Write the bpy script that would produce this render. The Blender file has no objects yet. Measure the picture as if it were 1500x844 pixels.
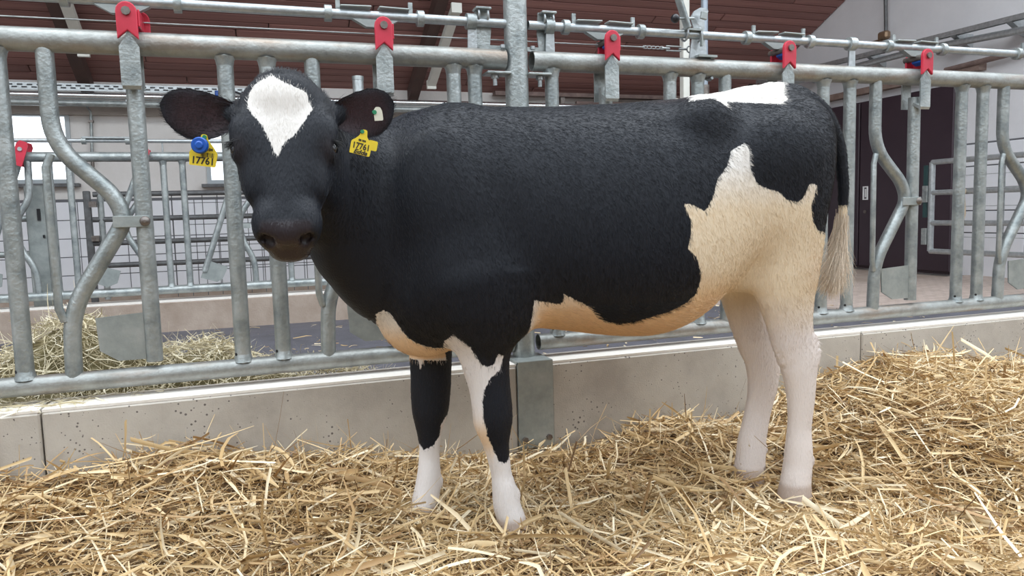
import bpy, bmesh, math, random
import numpy as np
from mathutils import Vector, Matrix

# ------------------------------------------------------------------ camera
sc = bpy.context.scene
CAM = (0.0, -2.52993, 0.86664)
FWD = np.array([0.32253414, 0.94145976, -0.09810839])
RGT = np.array([0.94480942, -0.32650127, -0.02705687])
DWN = np.array([-0.05750547, -0.08396697, -0.99480786])
cd = bpy.data.cameras.new('camera'); cam = bpy.data.objects.new('camera', cd)
sc.collection.objects.link(cam)
m4 = Matrix.Identity(4)
for i in range(3):
    m4[i][0] = RGT[i]; m4[i][1] = -DWN[i]; m4[i][2] = -FWD[i]; m4[i][3] = CAM[i]
cam.matrix_world = m4
cd.sensor_width = 36; cd.lens = 1100.1 / 1500 * 36; cd.clip_start = 0.05; cd.clip_end = 200
sc.camera = cam

# ------------------------------------------------------------------ light
sc.view_settings.view_transform = 'Standard'; sc.view_settings.look = 'None'
sc.view_settings.gamma = 1; sc.view_settings.exposure = 0.0
sc.view_settings.use_curve_mapping = False
w = bpy.data.worlds.new('overcast_sky'); sc.world = w; w.use_nodes = True
wn = w.node_tree.nodes['Background']; wn.inputs[0].default_value = (0.84, 0.92, 1.0, 1); wn.inputs[1].default_value = 2.6
def area(name, loc, size, energy, aim, color=(1, 1, 1)):
    l = bpy.data.lights.new(name, 'AREA'); l.shape = 'RECTANGLE'; l.size, l.size_y = size; l.energy = energy; l.color = color
    o = bpy.data.objects.new(name, l); sc.collection.objects.link(o); o.location = loc
    o.rotation_euler = (Vector(aim) - Vector(loc)).to_track_quat('-Z', 'Y').to_euler(); return o
area('ridge_skylight', (1.5, -0.2, 5.2), (11, 1.7), 300, (1.5, -0.2, 0), (0.95, 0.98, 1.0))

# ------------------------------------------------------------------ helpers
COL = sc.collection
def R3(rx=0, ry=0, rz=0):
    return Matrix.Rotation(rz, 3, 'Z') @ Matrix.Rotation(ry, 3, 'Y') @ Matrix.Rotation(rx, 3, 'X')
class MB:
    """collects shapes, build() links them as one mesh object"""
    def __init__(s): s.v = []; s.f = []; s.sm = []
    def add(s, v, f, smooth=False):
        o = len(s.v); s.v += [tuple(p) for p in v]; s.f += [tuple(i + o for i in q) for q in f]; s.sm += [smooth] * len(f); return s
    def box(s, c, d, rot=None, ch=0.0):
        c = Vector(c); hx, hy, hz = [a / 2 for a in d]
        if ch > 0:
            bm = bmesh.new(); bmesh.ops.create_cube(bm, size=1)
            for v in bm.verts: v.co = Vector((v.co.x * d[0], v.co.y * d[1], v.co.z * d[2]))
            bmesh.ops.bevel(bm, geom=bm.edges[:], offset=ch, segments=1, affect='EDGES')
            bm.verts.index_update()
            vs = [v.co.copy() for v in bm.verts]; fs = [[v.index for v in f.verts] for f in bm.faces]; bm.free()
        else:
            vs = [Vector((x, y, z)) for x in (-hx, hx) for y in (-hy, hy) for z in (-hz, hz)]
            fs = [(0, 1, 3, 2), (4, 6, 7, 5), (0, 4, 5, 1), (2, 3, 7, 6), (0, 2, 6, 4), (1, 5, 7, 3)]
        if rot is not None: vs = [rot @ v for v in vs]
        return s.add([v + c for v in vs], fs)
    def tube(s, pts, r, n=16, cap=True, hollow=0.0, close=False):
        P = [Vector(p) for p in pts]; k = len(P); rr = r if hasattr(r, '__len__') else [r] * k
        T = [((P[min(i + 1, k - 1)] - P[i]).normalized() + (P[i] - P[max(i - 1, 0)]).normalized()).normalized() for i in range(k)]
        u = T[0].orthogonal().normalized(); V = []; F = []
        for i in range(k):
            if i: u = (u - T[i] * u.dot(T[i])).normalized()
            w_ = T[i].cross(u)
            for j in range(n):
                a = 2 * math.pi * j / n; V.append(P[i] + (u * math.cos(a) + w_ * math.sin(a)) * rr[i])
        for i in range(k - 1):
            for j in range(n):
                F.append((i * n + j, i * n + (j + 1) % n, (i + 1) * n + (j + 1) % n, (i + 1) * n + j))
        s.add(V, F, True)
        if cap:
            for i, sg in ((0, 1), (k - 1, -1)):
                ring = V[i * n:(i + 1) * n]
                if hollow:
                    c = P[i]; inn = [c + (p - c) * (1 - hollow) for p in ring]; deep = [p + T[i] * sg * 0.12 for p in inn]
                    s.add(ring + inn + deep, [(j, n + j, n + (j + 1) % n, (j + 1) % n)[::sg] for j in range(n)]
                          + [(n + j, 2 * n + j, 2 * n + (j + 1) % n, n + (j + 1) % n)[::sg] for j in range(n)] + [tuple(range(2 * n, 3 * n))[::sg]])
                else: s.add(ring, [tuple(range(n))[::-sg]])
        return s
    def prism(s, pts, axis, a, b):
        """polygon pts (2D) extruded along axis from a to b; 2D order: x->(y,z) y->(x,z) z->(x,y)"""
        def m(p, t): return {'x': (t, p[0], p[1]), 'y': (p[0], t, p[1]), 'z': (p[0], p[1], t)}[axis]
        n = len(pts); V = [m(p, a) for p in pts] + [m(p, b) for p in pts]
        F = [tuple(range(n))[::-1], tuple(range(n, 2 * n))] + [(i, (i + 1) % n, n + (i + 1) % n, n + i) for i in range(n)]
        return s.add(V, F)
    def build(s, name, mat, parent=None, bevel=0, auto=True):
        me = bpy.data.meshes.new(name); me.from_pydata(s.v, [], s.f)
        me.polygons.foreach_set('use_smooth', s.sm)
        if bevel == 0 and auto and any(s.sm):
            me.validate()
        me.materials.append(mat)
        bm = bmesh.new(); bm.from_mesh(me)
        if not any(s.sm): bmesh.ops.recalc_face_normals(bm, faces=bm.faces)
        bm.to_mesh(me); bm.free()
        o = bpy.data.objects.new(name, me); COL.objects.link(o)
        if parent is not None: o.parent = parent; o.matrix_parent_inverse = parent_inv(parent)
        if bevel:
            b = o.modifiers.new('bevel', 'BEVEL'); b.width = bevel; b.segments = 2; b.limit_method = 'ANGLE'
        return o
def worldm(o):
    m = o.matrix_parent_inverse @ o.matrix_basis
    return worldm(o.parent) @ m if o.parent is not None else o.matrix_basis.copy()
def parent_inv(p): return worldm(p).inverted()
def tag(o, label=None, cat=None, group=None, kind=None):
    if label: o['label'] = label
    if cat: o['category'] = cat
    if group: o['group'] = group
    if kind: o['kind'] = kind
    return o
def empty(name, loc, label, cat, group=None):
    o = bpy.data.objects.new(name, None); COL.objects.link(o); o.location = loc; o.empty_display_size = 0.1
    return tag(o, label, cat, group)
def struct(o): o['kind'] = 'structure'; return o
def instance(src, name, parent, mat4):
    o = bpy.data.objects.new(name, src.data); COL.objects.link(o)
    if parent is not None: o.parent = parent; o.matrix_parent_inverse = parent_inv(parent)
    o.matrix_local = mat4; return o
def at(px, py, Y):
    """world point on the plane y=Y that was surveyed at this photograph position"""
    d = FWD + RGT * (px - 750) / 1100.1 + DWN * (py - 422) / 1100.1
    t = (Y - CAM[1]) / d[1]; return Vector((CAM[0] + d[0] * t, Y, CAM[2] + d[2] * t))
def atx(px, py, X):
    d = FWD + RGT * (px - 750) / 1100.1 + DWN * (py - 422) / 1100.1
    t = X / d[0]; return Vector((X, CAM[1] + d[1] * t, CAM[2] + d[2] * t))
def fillet(pts, rad=0.06, n=6):
    P = [Vector(p) for p in pts]; out = [P[0]]
    for i in range(1, len(P) - 1):
        a = (P[i - 1] - P[i]); b = (P[i + 1] - P[i]); d = min(rad, a.length * .49, b.length * .49)
        A = P[i] + a.normalized() * d; B = P[i] + b.normalized() * d
        for k in range(n + 1):
            t = k / n; out.append(A * (1 - t) ** 2 + P[i] * 2 * t * (1 - t) + B * t * t)
    return out + [P[-1]]

# ------------------------------------------------------------------ materials
def nt(m): return m.node_tree.nodes, m.node_tree.links
def mat(name, col, rough=0.6, metal=0.0, noise=None, scale=8, bump=0.0, bscale=60, spec=0.5, stretch=None, col3=None):
    m = bpy.data.materials.new(name); m.use_nodes = True; N, L = nt(m); b = N['Principled BSDF']
    b.inputs['Roughness'].default_value = rough; b.inputs['Metallic'].default_value = metal
    b.inputs['Specular IOR Level'].default_value = spec
    b.inputs['Base Color'].default_value = (*col, 1)
    tc = N.new('ShaderNodeTexCoord'); mp = N.new('ShaderNodeMapping'); L.new(tc.outputs['Object'], mp.inputs[0])
    if stretch: mp.inputs['Scale'].default_value = stretch
    if noise:
        n = N.new('ShaderNodeTexNoise'); n.inputs['Scale'].default_value = scale; n.inputs['Detail'].default_value = 6; n.inputs['Roughness'].default_value = 0.65
        L.new(mp.outputs[0], n.inputs['Vector'])
        r = N.new('ShaderNodeValToRGB'); r.color_ramp.elements[0].position = 0.32; r.color_ramp.elements[1].position = 0.68
        r.color_ramp.elements[0].color = (*noise, 1); r.color_ramp.elements[1].color = (*col, 1)
        if col3:
            e = r.color_ramp.elements.new(0.5); e.color = (*col3, 1)
        L.new(n.outputs[0], r.inputs[0]); L.new(r.outputs[0], b.inputs['Base Color'])
    if bump:
        n2 = N.new('ShaderNodeTexNoise'); n2.inputs['Scale'].default_value = bscale; n2.inputs['Detail'].default_value = 5
        L.new(mp.outputs[0], n2.inputs['Vector'])
        bp = N.new('ShaderNodeBump'); bp.inputs['Strength'].default_value = bump; bp.inputs['Distance'].default_value = 0.01
        L.new(n2.outputs[0], bp.inputs['Height']); L.new(bp.outputs[0], b.inputs['Normal'])
    return m
M = {}
M['galv'] = mat('galvanised_steel', (0.47, 0.50, 0.495), 0.42, 0.55, (0.22, 0.25, 0.255), 13, 0.25, 90, col3=(0.35, 0.38, 0.375))
M['galv2'] = mat('bright_galvanised_steel', (0.52, 0.55, 0.56), 0.34, 0.6, (0.36, 0.39, 0.40), 30, 0.15, 80)
M['galv_dull'] = mat('dull_galvanised_sheet', (0.40, 0.42, 0.41), 0.5, 0.4, (0.27, 0.30, 0.29), 14, 0.1, 60, col3=(0.33, 0.36, 0.35))
M['galv_dark'] = mat('weathered_steel', (0.16, 0.165, 0.17), 0.55, 0.4, (0.09, 0.09, 0.09), 14, 0.2, 60)
M['steel'] = mat('polished_pipe_steel', (0.75, 0.78, 0.79), 0.2, 0.9)
M['red'] = mat('red_plastic', (0.62, 0.035, 0.07), 0.38, 0, (0.50, 0.025, 0.05), 12)
M['blue'] = mat('blue_plastic', (0.01, 0.09, 0.42), 0.35, 0)
M['bolt'] = mat('dark_bolt_steel', (0.25, 0.23, 0.21), 0.45, 0.7, (0.14, 0.11, 0.10), 40)
M['black'] = mat('black_rubber', (0.012, 0.012, 0.016), 0.35)
M['wall'] = mat('white_plaster', (0.74, 0.72, 0.70), 0.85, 0, (0.66, 0.63, 0.60), 2.2, 0.2, 30)
M['wallr'] = mat('gable_white_paint', (0.76, 0.76, 0.78), 0.85, 0, (0.68, 0.68, 0.70), 1.6, 0.2, 25)
M['band'] = mat('grey_beige_concrete_beam', (0.50, 0.46, 0.42), 0.85, 0, (0.42, 0.38, 0.34), 4)
M['tile'] = mat('white_glazed_tile', (0.80, 0.81, 0.84), 0.25, 0, (0.74, 0.75, 0.79), 3)
M['joint'] = mat('dark_tile_joint', (0.13, 0.13, 0.14), 0.8)
M['curb'] = mat('precast_concrete', (0.57, 0.53, 0.47), 0.85, 0, (0.42, 0.38, 0.335), 4.5, 0.12, 200, col3=(0.51, 0.47, 0.415))
M['curb_rear'] = mat('brown_stained_concrete', (0.44, 0.36, 0.30), 0.85, 0, (0.30, 0.23, 0.18), 4, 0.3, 80)
M['cap'] = mat('concrete_lit_top', (0.90, 0.86, 0.80), 0.7, 0, (0.82, 0.77, 0.70), 8, 0.2, 90)  # curb concrete with the glare of the top light painted in
M['alley'] = mat('dark_alley_coating', (0.125, 0.125, 0.15), 0.55, 0, (0.085, 0.085, 0.10), 7, 0.3, 70)
M['win'] = mat('grey_window_frame', (0.42, 0.46, 0.48), 0.5)
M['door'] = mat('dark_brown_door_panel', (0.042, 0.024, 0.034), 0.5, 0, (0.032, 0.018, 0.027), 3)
M['beam'] = mat('dark_roof_beam', (0.10, 0.055, 0.045), 0.7, 0, (0.07, 0.04, 0.035), 6)
M['lamp'] = mat('white_lamp_housing', (0.78, 0.78, 0.72), 0.4, 0, (0.70, 0.70, 0.63), 6)
M['rope'] = mat('hemp_rope', (0.45, 0.36, 0.26), 0.9)
M['soil'] = mat('trodden_straw_bed', (0.20, 0.125, 0.06), 0.95, 0, (0.10, 0.06, 0.03), 14, 0.8, 40)
def plank_mat():
    m = mat('stained_roof_plank', (0.35, 0.175, 0.15), 0.6, 0, (0.24, 0.11, 0.098), 3, 0.1, 30, stretch=(0.6, 8, 8)); N, L = nt(m)
    oi = N.new('ShaderNodeObjectInfo'); b = N['Principled BSDF']; src = b.inputs['Base Color'].links[0].from_socket
    hs = N.new('ShaderNodeHueSaturation'); mr = N.new('ShaderNodeMapRange'); mr.inputs[3].default_value = 0.75; mr.inputs[4].default_value = 1.2
    L.new(oi.outputs['Random'], mr.inputs[0]); L.new(mr.outputs[0], hs.inputs['Value']); L.new(src, hs.inputs['Color']); L.new(hs.outputs[0], b.inputs['Base Color'])
    return m
M['plank'] = plank_mat()
def concrete_pits(m, dark=(0.16, 0.14, 0.13)):
    N, L = nt(m); b = N['Principled BSDF']; src = b.inputs['Base Color'].links[0].from_socket
    tc = N.new('ShaderNodeTexCoord'); vo = N.new('ShaderNodeTexVoronoi'); vo.inputs['Scale'].default_value = 62
    L.new(tc.outputs['Object'], vo.inputs['Vector'])
    n = N.new('ShaderNodeTexNoise'); n.inputs['Scale'].default_value = 9; L.new(tc.outputs['Object'], n.inputs['Vector'])
    mr = N.new('ShaderNodeMapRange'); mr.inputs[1].default_value = 0.45; mr.inputs[2].default_value = 0.7; mr.inputs[3].default_value = 0.06; mr.inputs[4].default_value = 0.27
    L.new(n.outputs[0], mr.inputs[0])
    lt = N.new('ShaderNodeMath'); lt.operation = 'LESS_THAN'; L.new(vo.outputs['Distance'], lt.inputs[0]); L.new(mr.outputs[0], lt.inputs[1])
    mx = N.new('ShaderNodeMix'); mx.data_type = 'RGBA'; L.new(lt.outputs[0], mx.inputs[0]); L.new(src, mx.inputs[6]); mx.inputs[7].default_value = (*dark, 1)
    L.new(mx.outputs[2], b.inputs['Base Color'])
concrete_pits(M['curb'])
def rust(m, col=(0.26, 0.165, 0.10), amount=0.62):
    N, L = nt(m); b = N['Principled BSDF']; src = b.inputs['Base Color'].links[0].from_socket
    tc = N.new('ShaderNodeTexCoord'); mp = N.new('ShaderNodeMapping'); mp.inputs['Scale'].default_value = (3, 14, 14); L.new(tc.outputs['Object'], mp.inputs[0])
    n = N.new('ShaderNodeTexNoise'); n.inputs['Scale'].default_value = 1.6; n.inputs['Detail'].default_value = 7; L.new(mp.outputs[0], n.inputs['Vector'])
    mr = N.new('ShaderNodeMapRange'); mr.inputs[1].default_value = 0.50; mr.inputs[2].default_value = 0.72; mr.inputs[4].default_value = amount; L.new(n.outputs[0], mr.inputs[0])
    mx = N.new('ShaderNodeMix'); mx.data_type = 'RGBA'; L.new(mr.outputs[0], mx.inputs[0]); L.new(src, mx.inputs[6]); mx.inputs[7].default_value = (*col, 1); L.new(mx.outputs[2], b.inputs['Base Color'])
M['galv_rust'] = mat('soiled_galvanised_steel', (0.40, 0.42, 0.41), 0.45, 0.5, (0.26, 0.27, 0.255), 18, 0.2, 90, col3=(0.34, 0.35, 0.335)); rust(M['galv_rust'])
def glass_mat():
    m = bpy.data.materials.new('window_glass'); m.use_nodes = True; N, L = nt(m); N.remove(N['Principled BSDF'])
    t = N.new('ShaderNodeBsdfTransparent'); g = N.new('ShaderNodeBsdfGlossy'); g.inputs['Roughness'].default_value = 0.05
    f = N.new('ShaderNodeFresnel'); x = N.new('ShaderNodeMixShader'); L.new(f.outputs[0], x.inputs[0]); L.new(t.outputs[0], x.inputs[1]); L.new(g.outputs[0], x.inputs[2])
    L.new(x.outputs[0], N['Material Output'].inputs[0]); return m
M['glass'] = glass_mat()
def straw_mat(name, cols, rough=0.5):
    m = bpy.data.materials.new(name); m.use_nodes = True; N, L = nt(m); b = N['Principled BSDF']; b.inputs['Roughness'].default_value = rough
    a = N.new('ShaderNodeAttribute'); a.attribute_name = 'tone'
    r = N.new('ShaderNodeValToRGB'); r.color_ramp.elements[0].color = (*cols[0], 1); r.color_ramp.elements[1].color = (*cols[-1], 1)
    for i, c in enumerate(cols[1:-1]):
        e = r.color_ramp.elements.new((i + 1) / (len(cols) - 1)); e.color = (*c, 1)
    L.new(a.outputs['Fac'], r.inputs[0]); L.new(r.outputs[0], b.inputs['Base Color']); b.inputs['Subsurface Weight'].default_value = 0.0
    return m
M['straw'] = straw_mat('golden_straw', [(0.13, 0.07, 0.03), (0.40, 0.24, 0.105), (0.60, 0.415, 0.20), (0.76, 0.58, 0.33), (0.90, 0.78, 0.56)])
M['hay'] = straw_mat('pale_green_hay', [(0.34, 0.28, 0.16), (0.60, 0.52, 0.34), (0.76, 0.68, 0.48), (0.90, 0.84, 0.68)])
# ------------------------------------------------------------------ the barn shell
YB, XR, ZA = 7.0, 7.0, 0.10
def roofz(y): return 2.45 + 0.461 * (7.0 - y)
# floor slabs
struct(MB().box((2.0, 1.65, ZA - 0.1), (22, 3.2, 0.2)).build('floor', M['alley']))
fl2 = struct(MB().box((2.0, 5.15, ZA - 0.12), (22, 3.8, 0.2)).build('floor_rear_pen', mat('brown_paving', (0.46, 0.38, 0.32), 0.85, 0, (0.36, 0.28, 0.23), 6, 0.3, 50)))
struct(MB().box((2.0, -5.12, -0.17), (22, 10.0, 0.2)).build('floor_bedding_pen', M['soil']))
# brown paved strip in front of the doors
pv = mat('brown_brick_paving', (0.50, 0.42, 0.37), 0.85)
N, L = nt(pv); br = N.new('ShaderNodeTexBrick'); tc = N.new('ShaderNodeTexCoord'); L.new(tc.outputs['Object'], br.inputs[0])
br.inputs['Color1'].default_value = (0.50, 0.41, 0.36, 1); br.inputs['Color2'].default_value = (0.42, 0.34, 0.29, 1); br.inputs['Mortar'].default_value = (0.24, 0.19, 0.17, 1)
br.inputs['Scale'].default_value = 5; br.inputs['Mortar Size'].default_value = 0.012; L.new(br.outputs[0], N['Principled BSDF'].inputs['Base Color'])
struct(MB().prism([(4.25, 1.70), (7.0, 1.98), (7.0, 3.24), (3.45, 3.24), (3.35, 2.60)], 'z', ZA, ZA + .012).build('floor_paving', pv))
# back wall with two windows
wins = [(-2.95, -1.83, 1.335, 2.11), (-0.46, 0.55, 1.31, 1.98)]
wb = MB(); xs = [-9, wins[0][0], wins[0][1], wins[1][0], wins[1][1], XR]
for i in range(5):
    a, b = xs[i], xs[i + 1]; c = (a + b) / 2
    if i in (1, 3):
        z0, z1 = wins[i // 2][2:]
        wb.box((c, YB + .1, (ZA + z0) / 2), (b - a, .2, z0 - ZA)); wb.box((c, YB + .1, (z1 + 2.6) / 2), (b - a, .2, 2.6 - z1))
    else: wb.box((c, YB + .1, (ZA + 2.6) / 2), (b - a, .2, 2.6 - ZA))
wall_back = struct(wb.build('wall_back', M['wall']))
for k, (a, b, z0, z1) in enumerate(wins):
    f = MB(); t = 0.045
    for (c, d) in (((a + b) / 2, z0), ((a + b) / 2, z1)): f.box((c, YB + .02, d + (t / 2 if d == z0 else -t / 2)), (b - a, .09, t))
    for c in (a + t / 2, b - t / 2): f.box((c, YB + .02, (z0 + z1) / 2), (t, .088, z1 - z0 - .004))
    W = struct(f.build('window_%d' % (k + 1), M['win']))
    MB().box(((a + b) / 2, YB + .03, (z0 + z1) / 2), (b - a - 2 * t, .006, z1 - z0 - 2 * t)).build('pane', M['glass'], W)
    MB().box(((a + b) / 2, YB - .05, z0 - .02), (b - a + .12, .14, .035)).build('window_sill', M['galv_dark'], W)
# beige beam band under the eave
struct(MB().box(((-9 + XR) / 2, YB - .03, 2.145), (XR + 9, .06, .13)).build('trim_1', M['band']))
# right gable wall
gy = [-12, 7.2]
g = MB(); g.prism([(-9.5, 0), (7.2, 0), (7.2, roofz(7.2) + .1), (0.9, roofz(0.9) + .1), (-9.5, roofz(0.9) - 4.7)], 'x', XR, XR + .2)
wall_right = struct(g.build('wall_right', M['wallr']))
struct(MB().box((-9.1, -1, 2.5), (.2, 16.4, 5)).build('wall_left', M['wall']))
struct(MB().box((-1.1, -7.1, 1.9), (16.4, .2, 4.2)).build('wall_light_block', M['band']))  # unseen wall added behind the camera to block low sky light
# ceiling slab with visible planks
cs = MB(); yA, yB = 0.65, 7.3
cs.prism([(yA, roofz(yA) + .04), (yB, roofz(yB) + .04), (yB, roofz(yB) + .16), (yA, roofz(yA) + .16)], 'x', -9.2, XR + .3)
ceil = struct(cs.build('ceiling', M['beam']))
ang = math.atan(0.461); ca, sa = math.cos(ang), math.sin(ang)
pm = MB().box((0, 0, 0), (1, 0.116, .022), ch=.006); P0 = None
pw = 0.125; row = 0; random.seed(4)
y = 7.05
while y > 3.0:
    x = -7.5 - random.random() * 2
    while x < XR - .3:
        ln = random.choice([3.6, 4.2, 4.8]); x1 = min(x + ln, XR - .005)
        if x1 - x > .3:
            mt = Matrix.Translation(((x + x1) / 2, y, roofz(y) + .01)) @ Matrix.Rotation(-ang, 4, 'X') @ Matrix.Diagonal((x1 - x - .006, 1, 1, 1))
            if P0 is None: P0 = pm.build('plank', M['plank'], ceil); P0.matrix_local = mt
            else: instance(P0, 'plank', ceil, mt)
        x = x1 + .004
    y -= pw * ca
# rafters (dark beams running up the slope)
def slope_beam(name, x, y0, y1, wd, hg, m, drop=0.0, parent=None):
    p = [(y0, roofz(y0) - drop), (y1, roofz(y1) - drop), (y1, roofz(y1) - hg - drop), (y0, roofz(y0) - hg - drop)]
    return MB().prism(p, 'x', x - wd / 2, x + wd / 2).build(name, m, parent)
for k, x in enumerate((-1.62, 2.0)):
    struct(slope_beam('trim_%d' % (k + 2), x, 6.98, 0.7, .12, .17, M['beam']))
# fluorescent lamps hanging on the rafters
for x, y0, y1, lb in ((-1.50, 6.2, 4.9, 'white tube lamp housing on the left dark rafter'), (2.15, 6.55, 5.3, 'white tube lamp housing on the middle dark rafter, left of the centre post')):
    e = empty('ceiling_lamp', (x, y1, roofz(y1) - .1), lb, 'lamp')
    slope_beam('housing', x, y0, y1, .10, .07, M['lamp'], .17, e)
    e['group'] = 'tube lamps on the rafters'
    for yy in (y0, y1): MB().box((x, yy, roofz(yy) - .21), (.11, .05, .1)).build('end_cap', M['lamp'], e)
# tiles on the lower walls: recessed joint board and one object per tile
T0 = MB().box((0, 0, 0), (0.232, .014, .196), ch=.003).build('tile', M['tile'], wall_back)
jb = MB().box(((-5 + XR) / 2, YB - .008, ZA + .53), (XR + 5, .016, 1.06)).build('joint_board', M['joint'], wall_back)
first = True
for r in range(5):
    for c in range(41):
        x = -2.9 + c * .24
        z = ZA + .11 + r * .205
        mt = Matrix.Translation((x, YB - .02, z))
        if first: T0.matrix_local = mt; first = False
        else: instance(T0, 'tile', wall_back, mt)
jb2 = MB().box((XR - .008, 1.6, ZA + .68), (.016, 3.6, 1.36)).build('joint_board', M['joint'], wall_right)
for r in range(6):
    for c in range(15):
        instance(T0, 'tile', wall_right, Matrix.Translation((XR - .02, 3.27 - c * .24, ZA + .11 + r * .225)) @ Matrix.Rotation(math.pi / 2, 4, 'Z') @ Matrix.Diagonal((.955, 1, 1.09, 1)))
# big dark doors in the gable wall
D = struct(MB().box((XR - .02, 4.42, ZA + .99), (.05, 2.0, 1.98)).build('door_1', M['door']))
for i, (a, b) in enumerate(((3.44, 3.97), (3.99, 4.70), (4.72, 5.40))):
    p = MB().box((XR - .06, (a + b) / 2, ZA + 1.0), (.04, b - a, 1.94), ch=.008).build('door_leaf', M['door'], D)
hd = mat('white_flush_handle', (0.8, 0.8, 0.8), 0.4)
for y in (4.60, 4.84):
    f = MB()
    for dy, w_ in ((-.03, .014), (.03, .014)): f.box((XR - .085, y + dy, 1.0), (.012, w_, .16))
    for dz in (-.073, .073): f.box((XR - .085, y, 1.0 + dz), (.012, .046, .014))
    f.box((XR - .083, y, 1.0), (.006, .016, .1)); f.build('door_handle', hd, D)
    MB().tube([(XR - .08, y, .78), (XR - .094, y, .78)], .02, 12).build('door_knob', M['bolt'], D)
# brown ledge above the doors, and the track the doors run on
struct(MB().box((XR - .05, 4.6, 2.20), (.10, 2.9, .07)).build('trim_6', mat('rusty_door_track', (0.27, 0.20, 0.17), 0.7, 0, (0.17, 0.11, 0.09), 9)))
ew = empty('wall_ledge', (1.9, YB - .06, 2.19), 'rusty brown ledge with brackets high on the back wall above the cow', 'ledge')
lm = mat('rusty_ledge', (0.24, 0.17, 0.15), 0.7, 0, (0.12, 0.08, 0.07), 8)
MB().box((5.0, YB - .12, 2.42), (3.9, .12, .05)).build('ledge', lm, ew)
MB().box((5.3, YB - .12, 2.32), (2.2, .06, .05)).build('board', lm, ew)
for x in (3.4, 4.0, 4.7, 5.6, 6.4): MB().box((x, YB - .1, 2.36), (.06, .1, .12)).build('bracket', M['bolt'], ew)
# dark opening in the back wall behind the cow's back, right side
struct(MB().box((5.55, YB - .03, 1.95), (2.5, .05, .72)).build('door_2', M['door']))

# steel channels and pipes on the gable wall
def bar(name, a, b, r, m, label, cat, par=None, n=12, **k):
    o = MB().tube([a, b], r, n, **k).build(name, m, par)
    return tag(o, label, cat) if label else o
A, B = atx(1110, 118, 6.75), atx(1520, 15, 6.75)
e = empty('steel_channel', A, 'galvanised perforated channel climbing the white gable wall to the right', 'channel')
dv = (B - A); ln = dv.length; rot = dv.to_track_quat('Y', 'Z').to_matrix()
f = MB(); f.box((A + B) / 2, (.05, ln, .012), rot)
for s in (-1, 1): f.box((A + B) / 2 + rot @ Vector((s * .025, 0, -.02)), (.005, ln, .05), rot)
f.build('channel', M['galv2'], e)
for t in (.22, .5, .78, .93):
    p = A + dv * t; MB().prism([(p.x - .03, p.z - .02), (XR - .004, p.z - .02), (XR - .004, p.z - .16), (XR - .02, p.z - .16)], 'y', p.y - .03, p.y + .03).build('bracket', M['galv2'], e)
f = MB()
for k in range(60):
    p = A + dv * (k + .5) / 60; f.box(p + rot @ Vector((-.029, 0, -.02)), (.004, .03, .02), rot)
tag(f.build('slots', M['black'], e), kind='stuff')
tag(MB().tube([atx(1120, 132, 6.8), atx(1352, 72, 6.8), atx(1520, 40, 6.8)], .035, 12).build('wall_pipe', M['galv2']), 'light grey pipe under the steel channel on the gable wall', 'pipe')
e = empty('wall_conduit', (6.93, 4.0, 2.2), 'dark vertical conduit with valve high on the white gable wall', 'conduit')
MB().tube([atx(1298, 62, 6.93), atx(1297, -20, 6.93)], .02, 8).build('conduit', M['galv_dark'], e)
p = atx(1295, 52, 6.9); MB().box(p, (.08, .14, .09), ch=.02).box(p + Vector((0, .1, -.04)), (.03, .16, .02)).build('valve', mat('brass_valve', (0.28, 0.19, 0.12), .5, .6), e)
p1, p2 = atx(1385, 103, 6.9), atx(1500, 74, 6.9)
tag(MB().tube([p1, p2], .028, 10).build('wall_rail', lm), 'rusty brown rail on the gable wall behind the fence top rail', 'rail')

# pipes along the back wall
e = empty('milk_pipeline', (-2, YB - .3, 2.2), 'bright polished steel double pipe along the back wall', 'pipe')
MB().tube([(-6, YB - .30, 2.25), (6.4, YB - .30, 2.25)], .036, 14).build('upper_pipe', M['steel'], e)
MB().tube([(-6, YB - .30, 2.17), (6.4, YB - .30, 2.17)], .034, 14).build('lower_pipe', M['galv'], e)
for x in np.arange(-4, 6, 1.4): MB().box((x, YB - .17, 2.20), (.03, .3, .03)).build('bracket', M['galv2'], e)
e = empty('cable_tray', (-3, YB - .3, 2.33), 'perforated grey cable tray above the bright pipes on the back wall', 'cable tray')
MB().box((-2.2, YB - .31, 2.335), (5.6, .012, .075)).build('tray', M['galv2'], e)
f = MB()
for k in range(60):
    f.box((-4.9 + k * .09, YB - .318, 2.35), (.05, .004, .014)); f.box((-4.86 + k * .09, YB - .318, 2.325), (.05, .004, .014))
tag(f.build('slots', M['black'], e), kind='stuff')
q = at(321, 137, YB - .36); e = empty('cable_box', q, 'small blue junction box with black cables on the pipe above the left ear', 'box')
MB().box(q, (.09, .05, .06), ch=.008).build('box', M['blue'], e)
MB().tube([q + Vector((.03, 0, -.02)), q + Vector((.1, -.02, .04)), q + Vector((.22, -.02, .0)), q + Vector((.3, -.02, -.05))], .012, 6).build('cable', M['black'], e)
MB().tube([q + Vector((-.03, 0, -.02)), q + Vector((-.03, 0, -.25))], .016, 6).build('cable', M['black'], e)
e = empty('water_pipe', at(132, 190, YB - .05), 'thin grey vertical water pipe with an elbow right of the left window', 'pipe')
MB().tube(fillet([at(127, 150, YB - .05), at(128, 158, YB - .05), at(133, 163, YB - .05), at(135, 228, YB - .05)], .04), .016, 10).build('pipe', M['galv'], e)
MB().tube([at(135, 228, YB - .05), at(136, 245, YB - .05)], .018, 10).build('pipe_end', M['bolt'], e)
MB().box(at(133, 178, YB - .05), (.05, .05, .025)).build('clamp', M['bolt'], e)
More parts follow.
